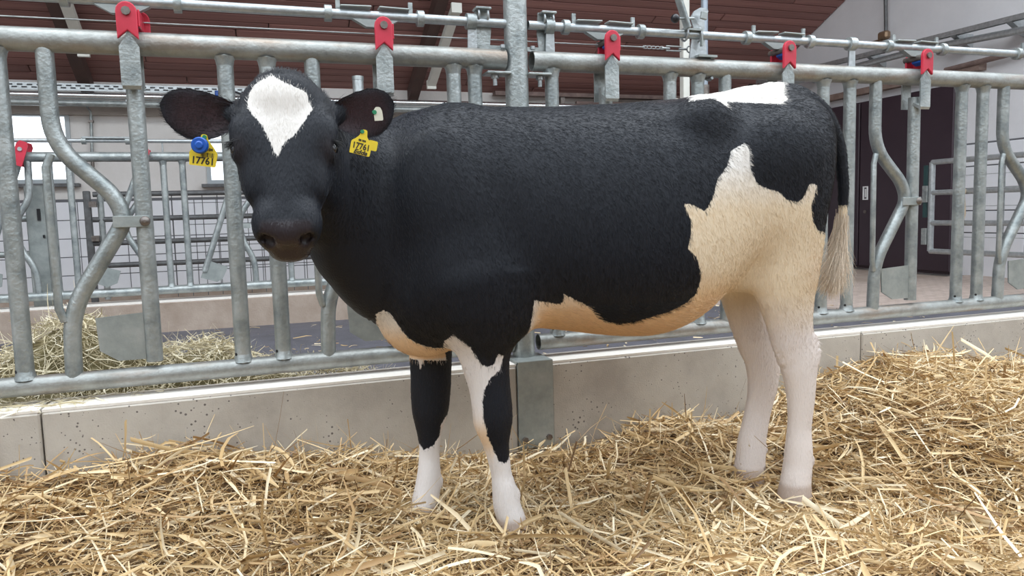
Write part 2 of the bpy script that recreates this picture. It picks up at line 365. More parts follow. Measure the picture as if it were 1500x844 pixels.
# rear pen tubular gate with wire mesh
e = empty('pen_gate', (-1.2, 5.0, ZA), 'dark tubular steel gate with wire mesh in front of the white tiled wall', 'gate')
for pz in (285, 322, 357, 390):
    a, b = at(136, pz, 5.0), at(480, pz + (-2 if pz < 300 else 0), 5.0); b.z = a.z
    b.x = 3.2; MB().tube([a, b], .024, 12).build('rail', M['galv_dark'], e)
for px in (146,):
    a = at(px, 282, 5.0); MB().tube([(a.x, 5.0, a.z + .02), (a.x, 5.0, .2)], .026, 12).build('upright', M['galv'], e)
f = MB(); x = at(252, 300, 5.06).x
while x < 3.2: f.box((x, 5.06, .66), (.007, .007, .95)); x += .13
for z in (.25, .45, .65, .85, 1.05): f.box((1.3, 5.06, z), (3.8, .006, .006))
tag(f.build('wire_mesh', M['galv_dark'], e), kind='stuff')
a = at(131, 290, 5.0)
e = empty('gate_post', (a.x - .02, 5.0, ZA), 'dark hinge post at the left end of the tubular gate', 'post')
MB().box((a.x - .02, 5.0, (a.z + ZA) / 2 + .03), (.055, .055, a.z - ZA + .06), ch=.006).build('post', M['galv_dark'], e)
for z in (1.05, .75): MB().box((a.x + .03, 4.96, z), (.06, .04, .05)).build('hinge', M['bolt'], e)
tag(MB().box((1.0, 5.6, ZA + .06), (13, .14, .12)).build('pen_curb', M['curb_rear']), 'low brown concrete ledge in front of the white tiled back wall', 'curb')
# ------------------------------------------------------------------ concrete feed curbs
CT = 0.345
def curb(x0, x1, y0, y1, zt, zb, label, m, front_lip=True):
    e = empty('concrete_curb', ((x0 + x1) / 2, (y0 + y1) / 2, zb), label, 'curb')
    MB().box(((x0 + x1) / 2, (y0 + y1) / 2, (zt - .008 + zb) / 2), (x1 - x0, y1 - y0, zt - .008 - zb), ch=.006).build('block', m, e)
    MB().box(((x0 + x1) / 2, (y0 + y1) / 2, zt - .004), (x1 - x0 - .003, y1 - y0 - .008, .008)).build('top_face', M['cap'], e); return e  # top face paler than the block: painted top light
for a, b, lb in ((-1.8, -0.605, 'left end segment of the near concrete curb, by the joint at the left edge'), (-0.600, 0.842, 'long near concrete curb segment under the left fence section'),
                 (0.972, 2.35, 'near concrete curb segment right of the centre post, behind the cow belly'), (2.355, 5.0, 'near concrete curb segment at the right edge of the picture')):
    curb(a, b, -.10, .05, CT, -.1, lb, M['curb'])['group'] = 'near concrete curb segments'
curb(.846, .968, -.085, .05, CT - .01, -.1, 'short near curb piece behind the steel post plate', M['curb'])
e = curb(-4, 5.0, 3.25, 3.5, .318, 0, 'brown stained far concrete curb across the feed alley', M['curb_rear'])

# ------------------------------------------------------------------ feed fences
def panel_unit(fence, x, y, z0, s, bent=True, thin=True, mirror=1):
    """bent neck bar, x is the top position"""
    prof = [(0, 1.0), (.0, .705), (.150, .555), (.176, .48), (.012, .215), (.005, 0)]
    pts = fillet([(x + mirror * dx, y, z0 + s * dz) for dx, dz in prof], .085, 7)
    o = MB().tube(pts, .0245, 16).build('bent_bar', M['galv'], fence)
    if thin:
        a = (x - mirror * .004, y - .012, z0 + s * .675); b = (x - mirror * .004, y - .012, z0 + s * .185)
        MB().tube([a, (a[0] - .014 * mirror, y - .016, a[2] - .04), (b[0] - .012, y - .016, b[2] + .04), b], .0115, 10).build('stay_rod', M['galv'], fence)
    return o
def bars(fence, xs, y, z0, z1, r=.0245):
    for x in xs:
        f = MB().tube([(x, y, z0), (x, y, z1)], r, 16)
        # weld collars at both ends
        f.tube([(x, y, z0 + .020), (x, y, z0 + .031), (x, y, z0 + .046)], [r * 1.32, r * 1.12, r * .99], 16, cap=False); f.tube([(x, y, z1 - .058), (x, y, z1 - .040), (x, y, z1 - .028)], [r * .99, r * 1.12, r * 1.35], 16, cap=False)
        ob = f.build('bar', M['galv'], fence)
        if y == 0:
            MB().tube([(x - r * .80, y - r * .55, z0 + .046), (x - r * .86, y - r * .60, z0 + .046)], .005, 8).build('vent_hole', M['black'], ob)
def neck_plate(x0, x1, z0, z1, y, parent, flip=False):
    w_, h = x1 - x0, z1 - z0; p = [(0, .94), (1, 1), (1, 0), (.42, 0), (.04, .24)]
    if flip: p = [(1 - a, b) for a, b in p]
    return MB().prism([(x0 + a * w_, z0 + b * h) for a, b in p], 'y', y - .003, y + .003).build('neck_plate', M['galv_dull'], parent)
def lock_bar(fence, x, y, z0, zr, lab_latch=True, lean=0.0):
    """upright lock bar with red latch head; zr = top rail height"""
    top = (x, y - .002, zr - .09); bot = (x + lean, y - .002, z0)
    b = MB().tube([bot, (x, y, zr - .085)], .0245, 16)
    b.prism([(x - .027, zr - .13), (x + .027, zr - .13), (x + .027, zr - .02), (x, zr + .025), (x - .027, zr - .02)], 'y', y - .056, y - .050)
    b.prism([(x - .024, zr - .13), (x + .024, zr - .13), (x + .024, zr + .02), (x - .024, zr + .02)], 'y', y + .042, y + .048)
    b.box((x, y - .035, zr - .125), (.05, .045, .012), R3(rx=.5))
    o = b.build('lock_bar', M['galv'], fence)
    f = MB(); pr = [(x - .028, zr + .0), (x, zr + .025), (x + .028, zr + .0), (x + .0285, zr + .07)] + [(x + .0285 * math.cos(t), zr + .078 + .0285 * math.sin(t)) for t in np.linspace(0, math.pi, 9)]
    f.prism(pr, 'y', y - .066, y - .052); f.box((x + .031, y - .01, zr + .062), (.006, .10, .05)); f.build('red_latch', M['red'], o, bevel=.003)
    MB().prism([(a + .022, b) for a, b in pr], 'y', y + .040, y + .05).build('red_latch', M['red'], o, bevel=.003)
    MB().tube([(x, y - .074, zr + .078), (x, y + .055, zr + .078)], .0125, 8).build('latch_bolt', M['bolt'], o)
    MB().box((x + .012, y - .005, zr + .060), (.03, .05, .016), R3(ry=.5), ch=.004).build('latch_pawl', M['blue'], o)
    return o
def knee_strap(x0, x1, z, y, parent):
    MB().box(((x0 + x1) / 2, y - .030, z), (x1 - x0, .005, .034)).build('knee_strap', M['galv_dull'], parent, bevel=.0015)
    f = MB(); prof = [(0, .0155), (.004, .0145), (.008, .010), (.010, .004)]
    f.tube([(x1 - .013, y - .032 - d, z) for d, _ in prof], [r for _, r in prof], 14).build('rivet', M['bolt'], parent)

ZB_, ZT = 0.40, 1.40
FL = empty('feed_fence', (-.3, 0, CT), 'near galvanised feed fence section left of the centre post, with bent neck bars', 'fence', 'galvanised feed fences')
FR = empty('feed_fence', (2.5, 0, CT), 'near galvanised feed fence section right of the centre post, behind the cow', 'fence', 'galvanised feed fences')
for F_, a, b in ((FL, -1.9, .862), (FR, .962, 4.6)):
    MB().tube([(a, 0, ZT), (b, 0, ZT)], .0345, 24, hollow=.1).build('top_rail', M['galv_rust'], F_)
    MB().tube([(a, 0, ZB_), (b, 0, ZB_)], .0295, 24, hollow=.12).build('bottom_rail', M['galv_rust'], F_)
bars(FL, [-.655, -.05, .074, .677, .752], 0, ZB_, ZT); bars(FR, [1.037, 1.516, 1.637, 2.228, 2.363, 2.977, 3.102], 0, ZB_, ZT)
for xb, F_ in ((-.535, FL), (.211, FL), (1.0 + .759, FR), (2.498, FR), (3.227, FR)):
    panel_unit(F_, xb, 0, ZB_, 1.0)
for xl, F_ in ((-.311, FL), (.431, FL), (1.244, FR), (2.007, FR), (2.705, FR), (3.45, FR)):
    ln = .035 if F_ is FL else .0
    z0 = ZB_ + .045
    o = lock_bar(F_, xl + .004, 0, z0, ZT)
    neck_plate(xl - .148 if F_ is FL else xl - .17, xl - .018, z0 + .01, z0 + .153, -.01, o)
for xl, F_ in ((-.311, FL), (.431, FL), (2.705, FR), (3.45, FR)):
    knee_strap(xl - .078, xl + .022, ZB_ + .475, 0, F_)
# centre post with brackets and foot plate
P = empty('fence_post', (.905, 0, CT), 'thick round galvanised centre post between the two near fence sections', 'post')
MB().tube([(.905, 0, CT - .005), (.905, 0, 2.75)], .0405, 28).build('post', M['galv'], P)
MB().prism([(.842, .045), (.972, .045), (.972, CT + .008), (.842, CT + .008)], 'y', -.112, -.101).build('foot_plate', M['galv_dull'], P)
MB().box((.907, -.035, CT + .004), (.13, .15, .010)).build('base_plate', M['galv_dull'], P)
for x in (.952, .862): MB().tube([(x, -.112, .078), (x, -.122, .078)], .011, 6).build('bolt', M['bolt'], P)
for s in (-1, 1):
    c = .905 + s * .075
    MB().box((c, -.005, ZT - .050), (.085, .07, .008), ch=.002).build('saddle', M['galv'], P)
    f = MB().tube([(c + s * .008, -.01, ZT - .055), (c + s * .008, -.01, ZT - .066)], .014, 6); f.tube([(c + s * .008, -.01, ZT - .066), (c + s * .008, -.01, ZT - .09)], .008, 8)
    f.build('bolt', M['galv2'], P)
    x0 = .905 + s * .035; X = lambda v: x0 + s * v
    pts = [(X(.0), ZT + .05), (X(.055), ZT + .05), (X(.05), ZT + .10), (X(.055), ZT + .17), (X(.105), ZT + .17), (X(.115), ZT + .10), (X(.10), ZT + .04), (X(.08), ZT + .035), (X(0), ZT + .035)]
    MB().prism(pts if s > 0 else pts[::-1], 'y', .012, .018).build('rod_bracket', M['galv'], P)
    MB().box((X(.085), .0, ZT + .165), (.055, .05, .008), ch=.002).build('bracket_lip', M['galv'], P)
    for k in (-.016, .016):
        a = [(X(.085) + k, .021 * math.cos(t), ZT + .145 + .021 * math.sin(t)) for t in np.linspace(0, 2 * math.pi, 13)]
        MB().tube(a, .004, 6, cap=False).build('u_bolt', M['galv2'], P)
    MB().tube([(X(.02), -.02, ZT + .035), (X(.02), -.02, ZT + .046)], .009, 6).build('nut', M['galv2'], P)
# control rods above the top rail
ZR = ZT + .122
for x0, x1, lt, lb in ((-1.9, .868, (-.323, .419), 'thin control rod with collars above the left fence section'), (.952, 4.6, (1.244, 2.007, 2.705, 3.45), 'thin control rod with collars above the right fence section')):
    E = empty('control_rod', (x0, .0, ZR), lb, 'rod', 'control rods of the feed fences')
    MB().tube([(x0, 0, ZR), (x1, 0, ZR)], .0155, 16, hollow=.2).build('rod', M['galv2'], E)
    for x in lt:
        for s in (-1, 1):
            c = MB().tube([(x + s * .15 - .011, 0, ZR), (x + s * .15 + .011, 0, ZR)], .026, 12); c.build('collar', M['galv'], E)
            MB().box((x + s * .062, 0, ZR + .024), (.10, .04, .006), R3(ry=s * .02), ch=.002).build('cam_plate', M['galv_dull'], E)
            MB().box((x + s * .118, .0, ZR + .032), (.014, .008, .034)).build('cam_stop', M['galv'], E)
        MB().prism([(x - .075, ZR - .014), (x + .075, ZR - .014), (x + .03, ZR - .038), (x - .03, ZR - .038)], 'y', -.012, .012).build('cam_block', M['galv_dull'], E)
# flat rod supports standing on the top rail
for x, lb in ((.742, 'flat rod support left of the centre post'), (1.028, 'flat rod support right of the centre post'), (2.363, 'tapered rod support above the second bar right of the cow')):
    e = empty('rod_support', (x, 0, ZT + .033), lb, 'bracket', 'rod supports on the near top rail')
    MB().prism([(x - .012, ZT + .03), (x + .022, ZT + .03), (x + .02, ZR + .01), (x - .008, ZR + .01)], 'y', -.004, .004).build('web', M['galv2'], e)
    MB().tube([(x - .014, 0, ZR), (x + .018, 0, ZR)], .027, 12).build('ring', M['galv'], e)
# thin wire with turnbuckle
e = empty('wire_cable', (-1.5, .03, ZT + .075), 'thin steel wire with turnbuckle running above the near top rail', 'wire')
MB().tube([(-1.9, .032, ZT + .066), (1.43, .032, ZT + .075)], .0022, 6).build('wire', M['galv2'], e)
f = MB()
for k in range(5): f.tube([(1.43 + k * .018 + .010 * math.cos(t), .032, ZT + .075 + .005 * math.sin(t)) for t in np.linspace(0, 6.283, 9)], .0018, 5, cap=False)
f.build('chain', M['galv2'], e)
f = MB()
for dz in (-.008, .008): f.tube([(1.52, .032, ZT + .075 + dz), (1.585, .032, ZT + .075 + dz)], .003, 6)
f.tube([(1.50, .032, ZT + .075), (1.535, .032, ZT + .075)], .004, 6); f.tube([(1.575, .032, ZT + .075), (1.61, .032, ZT + .075)], .004, 6)
f.tube([(1.622 + .012 * math.cos(t), .032, ZT + .075 + .012 * math.sin(t)) for t in np.linspace(0, 6.283, 11)], .003, 5, cap=False)
f.build('turnbuckle', M['galv2'], e)
# operating lever assembly
e = empty('lock_lever', (1.62, 0, ZT + .035), 'locking lever with black knob and curved plate above the cow rump', 'lever')
q0, q1 = at(1008, 42, -.03), at(985, -30, -.03)
d_ = q1 - q0; MB().box((q0 + q1) / 2, (.036, .014, d_.length), d_.to_track_quat('Z', 'Y').to_matrix(), ch=.003).build('handle', M['galv'], e)
kp = at(989, 27, -.05); bm = bmesh.new(); bmesh.ops.create_uvsphere(bm, u_segments=18, v_segments=12, radius=.0165)
f = MB(); f.add([v.co + kp for v in bm.verts], [[v.index for v in fc.verts] for fc in bm.faces], True); bm.free(); f.build('knob', M['black'], e)
MB().tube([kp, at(1016, 27, -.02)], .005, 8).build('knob_stem', M['galv'], e)
pl = [at(a, b, .0) for a, b in ((1010, 85), (1013, 60), (1016, 40), (1012, 25), (1017, 16), (1026, 11), (1034, 12), (1038, 16), (1032, 28), (1033, 60), (1036, 85))]
MB().prism([(p.x, p.z) for p in pl], 'y', .0, .006).build('curved_plate', M['galv2'], e)
p = at(1031, 23, -.03); MB().box(p, (.026, .012, .028), R3(ry=.2), ch=.002).build('stop_tab', M['galv_dull'], e)
p = at(1013, 45, -.0); MB().box(p, (.07, .05, .007)).box(p + Vector((.031, -.02, -.03)), (.007, .012, .06)).build('clamp_plate', M['galv_dull'], e)
for px in (1003, 1023):
    c = at(px, 56, 0).x; MB().tube([(c, .024 * math.cos(t), ZR + .024 * math.sin(t)) for t in np.linspace(0, 6.283, 13)], .0045, 6, cap=False).build('u_bolt', M['galv2'], e)
MB().box((1.665, -.0, ZT + .041), (.08, .06, .008)).build('foot', M['galv_dull'], e)
MB().tube([(1.69, .042 * math.cos(t), ZT + .042 * math.sin(t)) for t in np.linspace(-2.0, 2.0, 13)], .006, 6).build('strap', M['galv'], e)
# posts of the alley behind: white box post and blue grey pipe
p = at(1003, 80, 3.42); tag(MB().box((p.x, 3.42, 1.9), (.066, .066, 3.16), ch=.005).build('roof_post', M['lamp'], bevel=0), 'light grey square post rising behind the near fence above the rump', 'post')
p = at(1032, 80, 3.3); e = empty('vertical_pipe', (p.x, 3.3, .32), 'blue-grey vertical pipe just right of the light square post', 'pipe')
MB().tube([(p.x, 3.3, .33), (p.x, 3.3, 3.6)], .03, 12).build('pipe', mat('blue_grey_pipe', (0.33, 0.38, 0.44), .4, .3), e)
MB().tube([(p.x, 3.3, 1.85), (p.x, 3.3, 1.95)], .042, 12).build('coupling', M['bolt'], e)
p = at(524, 112, 3.42); e = empty('capped_post', (p.x, 3.42, .31), 'short light grey tube post with cap just above the right ear', 'post')
MB().tube([(p.x, 3.42, .31), (p.x, 3.42, p.z - .03)], .042, 18).build('post', M['galv2'], e); MB().tube([(p.x, 3.42, p.z - .03), (p.x, 3.42, p.z)], .045, 18).build('cap', M['galv'], e)
MB().box((p.x - .08, 3.40, p.z - .2), (.06, .02, .06), ch=.004).build('clamp', M['galv2'], e)

# ------------------------------------------------------------------ rear fence across the alley (open neck bars)
YR = 3.35; zt2, zb2 = 1.335, .392
RF = empty('feed_fence', (0, YR, .32), 'far galvanised feed fence across the alley, seen left of the cow', 'fence', 'galvanised feed fences')
MB().tube([(-4, YR, zt2), (4.7, YR, zt2)], .034, 18).build('top_rail', M['galv'], RF)
MB().tube([(-4, YR, zb2), (4.7, YR, zb2)], .030, 18).build('bottom_rail', M['galv'], RF)
def rx(px, py=300): return at(px, py, YR).x
bars(RF, [rx(79, 330), rx(109, 340), rx(243), rx(271), rx(400, 395), rx(427, 397)] + [rx(79, 330) - .6, rx(109, 340) - .6], YR, zb2, zt2, .022)
def rbent(pts): return MB().tube(fillet([at(a, b, YR) for a, b in pts], .08, 4), .022, 12).build('bent_bar', M['galv'], RF)
rbent([(40, 232), (44, 292), (22, 322), (27, 362), (53, 393), (58, 433)])
rbent([(208, 232), (211, 285), (182, 325), (186, 345), (221, 395), (224, 428)])
rbent([(372, 232), (372, 285), (350, 316), (354, 350), (373, 380), (376, 420)])
def ropen(top, bot, plate, knee=None):
    a, b = at(*top, YR - .03), at(*bot, YR - .03)
    o = MB().tube([a, b], .022, 12).build('lock_bar', M['galv'], RF)
    d = (a - b).normalized(); rot = d.to_track_quat('Z', 'Y').to_matrix()
    f = MB()
    ax = rot @ Vector((0, 0, 1)); c = a + ax * .05; sdv = Vector((ax.z, 0, -ax.x))
    pr = [(-.035, -.10), (.035, -.10), (.035, .04), (.02, .065), (-.02, .065), (-.035, .04)]
    q = [c + sdv * u + ax * v for u, v in pr]; f.prism([(k.x, k.z) for k in q], 'y', YR - .075, YR - .06); f.build('red_latch', M['red'], o)
    MB().prism([(k.x, k.z) for k in q], 'y', YR + .045, YR + .055).build('red_latch', M['red'], o)
    MB().tube([(c.x, YR - .085, c.z + .01), (c.x, YR + .06, c.z + .01)], .014, 8).build('latch_bolt', M['galv2'], o)
    if plate: q = [at(x, y, YR - .035) for x, y in plate]; MB().prism([(k.x, k.z) for k in q], 'y', YR - .038, YR - .032).build('neck_plate', M['galv_dull'], o)
ropen((29, 232), (-6, 345), [(-30, 392), (4, 402), (3, 420), (-14, 427), (-30, 415)])
ropen((206, 240), (150, 396), [(157, 392), (177, 397), (172, 415), (158, 421), (143, 416)])
ropen((342, 262), (300, 398), [(303, 381), (334, 391), (326, 409), (318, 413), (294, 407)])
o = MB().tube([at(487, 232, YR), at(499, 410, YR)], .022, 12).build('lock_bar', M['galv'], RF)
q = [at(x, y, YR - .03) for x, y in ((472, 379), (498, 379), (498, 404), (480, 404), (472, 399))]; MB().prism([(k.x, k.z) for k in q], 'y', YR - .033, YR - .027).build('neck_plate', M['galv_dull'], o)
for px, py in ((182, 330), (350, 331)):
    c = at(px, py, YR - .03); MB().box(c + Vector((.02, 0, 0)), (.12, .006, .035)).build('knee_strap', M['galv_dull'], RF)
e = empty('control_rod', (-2, YR, zt2 + .13), 'thin far control rod with slotted links above the far fence', 'rod', 'control rods of the feed fences')
zz = at(100, 206, YR).z
MB().tube([(-4, YR, zz), (4.6, YR, zz)], .014, 12).build('rod', M['galv2'], e)
for px in (13, 123, 187): c = at(px, 206, YR); MB().tube([(c.x - .014, YR, zz), (c.x + .014, YR, zz)], .026, 10).build('collar', M['galv'], e)
a, b = at(121, 201, YR), at(190, 201, YR)
MB().box(((a.x + b.x) / 2, YR - .01, zz + .02), (b.x - a.x, .035, .012)).build('slotted_link', M['galv2'], e)
for px in (238, 236 + 200): c = at(px, 218, YR); MB().tube([(c.x, YR, zt2), (c.x, YR, zz)], .006, 6).build('support', M['galv2'], e)
a, b = at(55, 272, YR + .12), at(66, 450, YR + .12)
e = empty('channel_post', (b.x, YR + .12, .315), 'grey channel post with slot behind the far fence at the left', 'post')
MB().box((b.x, YR + .12, (a.z + .315) / 2), (.12, .06, a.z - .315), ch=.006).build('post', M['galv_dull'], e)
MB().box((b.x + .02, YR + .085, .95), (.02, .012, .08)).build('slot', M['black'], e); MB().box((b.x + .04, YR + .085, .80), (.012, .012, .02)).build('slot', M['black'], e)
for z_ in (322, 375):
    a, b = at(-40, z_, YR + .2), at(58, z_, YR + .2); MB().tube([a, (b.x, YR + .2, a.z)], .022, 10).build('rail', M['galv'], e)

# right side tubular gate on the gable side (between alley and doors)
e = empty('tube_gate', at(1370, 395, 2.6), 'light galvanised tubular gate with hinges in front of the white tiles at the right', 'gate')
G = lambda px, py: atx(px, py, 6.2)
prt = [(1366, 240), (1366, 370)]
a = G(1366, 238); zT, zB = a.z, G(1366, 368).z; y0 = a.y; y1 = .2
for z in (zT, zT - (zT - zB) * .34, zT - (zT - zB) * .68, zB): MB().tube([(6.2, y0, z), (6.2, y1, z)], .026, 12).build('rail', M['galv2'], e)
MB().tube([(6.2, y0, zT), (6.2, y0, zB)], .028, 12).build('upright', M['galv2'], e)
f = MB(); y = y0 - .5
while y > y1: f.box((6.23, y, (zT + zB) / 2), (.006, .006, zT - zB)); y -= .22
for k in range(1, 6): f.box((6.23, (y0 - .3 + y1) / 2, zB + (zT - zB) * k / 6), (.005, y0 - .3 - y1, .005))
tag(f.build('wire_mesh', M['galv'], e), kind='stuff')
for z in (zT - .3, zB + .14): MB().box((6.2, y0 + .06, z), (.05, .06, .16), ch=.004).build('hinge', M['galv'], e)
MB().box((6.2, y0 + .07, (zT + zB) / 2 + .15), (.03, .03, .5)).build('hinge_rod', mat('dark_green_steel', (.02, .06, .06), .5), e)
rp = Vector((6.16, y0 - .36, zT - (zT - zB) * .34)); f = MB(); random.seed(3)
f.tube([rp + Vector((0, .03 * math.cos(t), .03 * math.sin(t))) for t in np.linspace(0, 6.28, 12)], .014, 8, cap=False)
f.tube([rp + Vector((0, .012, 0)), rp + Vector((.0, -.01, -.15)), rp + Vector((-.01, .02, -.3)), rp + Vector((-.01, -.005, -.42)), rp + Vector((0, .03, -.5))], [.018, .014, .016, .010, .012], 8)
f.tube([rp + Vector((0, -.02, 0)), rp + Vector((.0, -.04, -.2)), rp + Vector((-.01, -.01, -.36))], .008, 8)
tag(f.build('rope', M['rope']), 'frayed beige rope knotted on the tubular gate rail at the right', 'rope')
# ------------------------------------------------------------------ the heifer
def yc(x): return -.4614 - .09 * np.asarray(x)          # middle plane of the trunk
GX0, GY0, GZ0, HS = -.12, -1.02, -.06, .0062
GN = (int(2.02 / HS), int(.74 / HS), int(1.34 / HS))
F = np.full(GN, .2, np.float32)
AX = [GX0 + HS * np.arange(GN[0], dtype=np.float32), GY0 + HS * np.arange(GN[1], dtype=np.float32), GZ0 + HS * np.arange(GN[2], dtype=np.float32)]
def region(lo, hi, pad=.05):
    sl = []
    for k, o in enumerate((GX0, GY0, GZ0)):
        a = max(0, int((lo[k] - pad - o) / HS)); b = min(GN[k], int((hi[k] + pad - o) / HS) + 2); sl.append(slice(a, b))
    X, Y, Z = np.meshgrid(*[AX[k][sl[k]] for k in range(3)], indexing='ij', sparse=False)
    return tuple(sl), X, Y, Z
def smin(a, b, k): h = np.clip(.5 + .5 * (b - a) / k, 0, 1); return b * (1 - h) + a * h - k * h * (1 - h)
def put(sl, d, k): F[sl] = smin(F[sl], d, k)
def cut(sl, d, k): F[sl] = -smin(-F[sl], d, k)
def smooth_tab(x, tab):
    """Catmull-Rom through a table of (x, values...)"""
    t = np.array(tab, float); xs = t[:, 0]; i = np.clip(np.searchsorted(xs, x) - 1, 0, len(xs) - 2)
    h = xs[i + 1] - xs[i]; s = np.clip((x - xs[i]) / h, 0, 1); out = []
    for c in range(1, t.shape[1]):
        v = t[:, c]; g = np.gradient(v, xs); a, b = v[i], v[i + 1]
        out.append((2 * s**3 - 3 * s**2 + 1) * a + (s**3 - 2 * s**2 + s) * h * g[i] + (-2 * s**3 + 3 * s**2) * b + (s**3 - s**2) * h * g[i + 1])
    return out
# trunk: x, top, bottom, half width, height of the widest point (0..1)
TR = [(.335, 1.02, .66, .055, .5), (.36, 1.085, .60, .085, .45), (.40, 1.135, .535, .115, .42), (.44, 1.150, .500, .140, .42), (.49, 1.157, .500, .158, .45), (.567, 1.163, .520, .178, .45),
      (.643, 1.161, .540, .190, .45), (.729, 1.160, .545, .203, .45), (.808, 1.161, .535, .216, .45), (.913, 1.167, .517, .228, .44), (1.02, 1.172, .503, .235, .44),
      (1.105, 1.180, .503, .234, .45), (1.175, 1.185, .520, .226, .47), (1.245, 1.191, .556, .214, .5), (1.302, 1.203, .604, .203, .52), (1.383, 1.214, .670, .197, .5),
      (1.462, 1.219, .68, .190, .5), (1.555, 1.214, .73, .170, .5), (1.615, 1.188, .83, .140, .5), (1.655, 1.140, .98, .095, .5), (1.680, 1.10, 1.02, .050, .5)]
sl, X, Y, Z = region((.33, -.86, .47), (1.69, -.30, 1.24), .03)
x1 = AX[0][sl[0]]; zt, zb_, hw, pk = smooth_tab(np.clip(x1, .335, 1.68), TR)
e3 = lambda a: a[:, None, None]
zc = zb_ + (zt - zb_) * pk; up = Z > e3(zc)
hh = np.where(up, e3(zt - zc), e3(zc - zb_)); dy = np.abs(Y - e3(yc(x1))) / e3(hw); dz = np.abs(Z - e3(zc)) / hh
n_ = np.where(up, 2.15, 2.3)
rho = (dy ** n_ + dz ** n_) ** (1 / n_)
d = (rho - 1) * np.minimum(e3(hw) * 1.0, hh) * .9
ends = np.maximum(.337 - X, X - 1.682); d = np.where(ends > 0, np.sqrt(np.maximum(d, 0) ** 2 + ends ** 2), d).astype(np.float32)
put(sl, d, .001)
def ell(c, r, k=.03, rot=None, sub=False, mir=False):
    cs = [np.array(c, float)]
    if mir: cs.append(np.array([c[0], 2 * float(yc(c[0])) - c[1], c[2]]))
    for j, q in enumerate(cs):
        R_ = np.eye(3) if rot is None else np.array(rot)
        if j == 1: R_ = np.diag([1, -1, 1]) @ R_ @ np.diag([1, -1, 1])
        m = max(r); sl, X, Y, Z = region(q - m, q + m, k + .01)
        P = np.stack([X - q[0], Y - q[1], Z - q[2]], -1) @ R_            # local coordinates
        k0 = np.linalg.norm(P / np.array(r), axis=-1); k1 = np.linalg.norm(P / np.array(r) ** 2, axis=-1) + 1e-9
        d = (k0 * (k0 - 1) / k1).astype(np.float32)
        (cut if sub else put)(sl, d, k)
def ry(a): c, s = math.cos(a), math.sin(a); return [[c, 0, s], [0, 1, 0], [-s, 0, c]]
def dense(P, per=5):
    P = np.array(P, float); u = np.arange(len(P)); tt = np.linspace(0, len(P) - 1, (len(P) - 1) * per + 1)
    return np.stack(smooth_tab(tt, np.column_stack([u, P])), -1)
def loft(P, up, k=.03, per=5, n=2.0, ends='round'):
    """P rows: x y z a(along up) b(across). elliptical tube along a 3D path"""
    D = dense(P, per); c = D[:, :3]; up = np.array(up, float)
    m = D[:, 3:5].max() ; sl, X, Y, Z = region(c.min(0) - m, c.max(0) + m, k)
    Q = np.stack([X, Y, Z], -1); best = np.full(X.shape, 1e3, np.float32)
    for i in range(len(c) - 1):
        A, B = c[i], c[i + 1]; T = B - A; L2 = T @ T; T1 = T / math.sqrt(L2)
        U = up - T1 * (up @ T1); U /= np.linalg.norm(U); S = np.cross(T1, U)
        # restrict to a small box around the segment
        mm = max(D[i, 3:5].max(), D[i + 1, 3:5].max()) + k + .02
        lo, hi = np.minimum(A, B) - mm, np.maximum(A, B) + mm
        s2 = tuple(slice(max(0, int(round((lo[q] - AX[q][sl[q]][0]) / HS))), max(1, int(round((hi[q] - AX[q][sl[q]][0]) / HS)))) for q in range(3))
        q_ = Q[s2]
        if q_.size == 0: continue
        V = q_ - A; t = np.clip((V @ T) / L2, 0, 1); V = V - t[..., None] * T
        a = D[i, 3] * (1 - t) + D[i + 1, 3] * t; b = D[i, 4] * (1 - t) + D[i + 1, 4] * t
        du, ds, dt = V @ U, V @ S, V @ T1
        r = ((np.abs(du) / a) ** n + (np.abs(ds) / b) ** n) ** (1 / n)
        if i in (0, len(c) - 2): r = np.sqrt(r ** 2 + (dt / np.minimum(a, b)) ** 2)
        best[s2] = np.minimum(best[s2], (r - 1) * np.minimum(a, b) + (0 if i in (0, len(c) - 2) else np.abs(dt)))
    put(sl, best, k)
UPX = (1, 0, 0); NF = -.592; FF = -.408
# neck
loft([(.46, -.505, .83, .300, .125), (.38, -.500, .855, .280, .120), (.30, -.510, .895, .235, .112), (.225, -.545, .945, .190, .105), (.155, -.610, .985, .150, .098), (.11, -.68, 1.01, .120, .085)], (0, 0, 1), .045, 12, 2.2)
# shoulder blade, point of shoulder, upper arm, elbow
ell((.475, -.610, .880), (.095, .050, .200), .08, ry(-.25), mir=True)
ell((.460, -.585, .690), (.080, .052, .110), .08, ry(.5), mir=True)
ell((.580, -.632, .635), (.090, .044, .115), .10, ry(-.4), mir=True)
ell((.655, -.640, .600), (.035, .030, .050), .03, mir=True)
# groove behind the shoulder, hollow in front of the hip
ell((.600, -.742, .93), (.026, .022, .13), .06, ry(-.2), sub=True, mir=True)
ell((.580, -.715, 1.06), (.034, .026, .03), .04, sub=True, mir=True)
ell((1.085, -.772, 1.112), (.065, .026, .022), .06, ry(.12), sub=True, mir=True)
# hip bones, thurl, pin bones
ell((1.205, -.695, 1.118), (.060, .040, .045), .08, ry(-.3), mir=True)
ell((1.435, -.735, 1.020), (.10, .035, .07), .07, mir=True)
ell((1.605, -.665, 1.115), (.045, .035, .040), .04, mir=True)
ell((1.50, -.595, 1.190), (.11, .035, .030), .04)
# brisket
ell((.425, -.500, .560), (.085, .060, .065), .05)
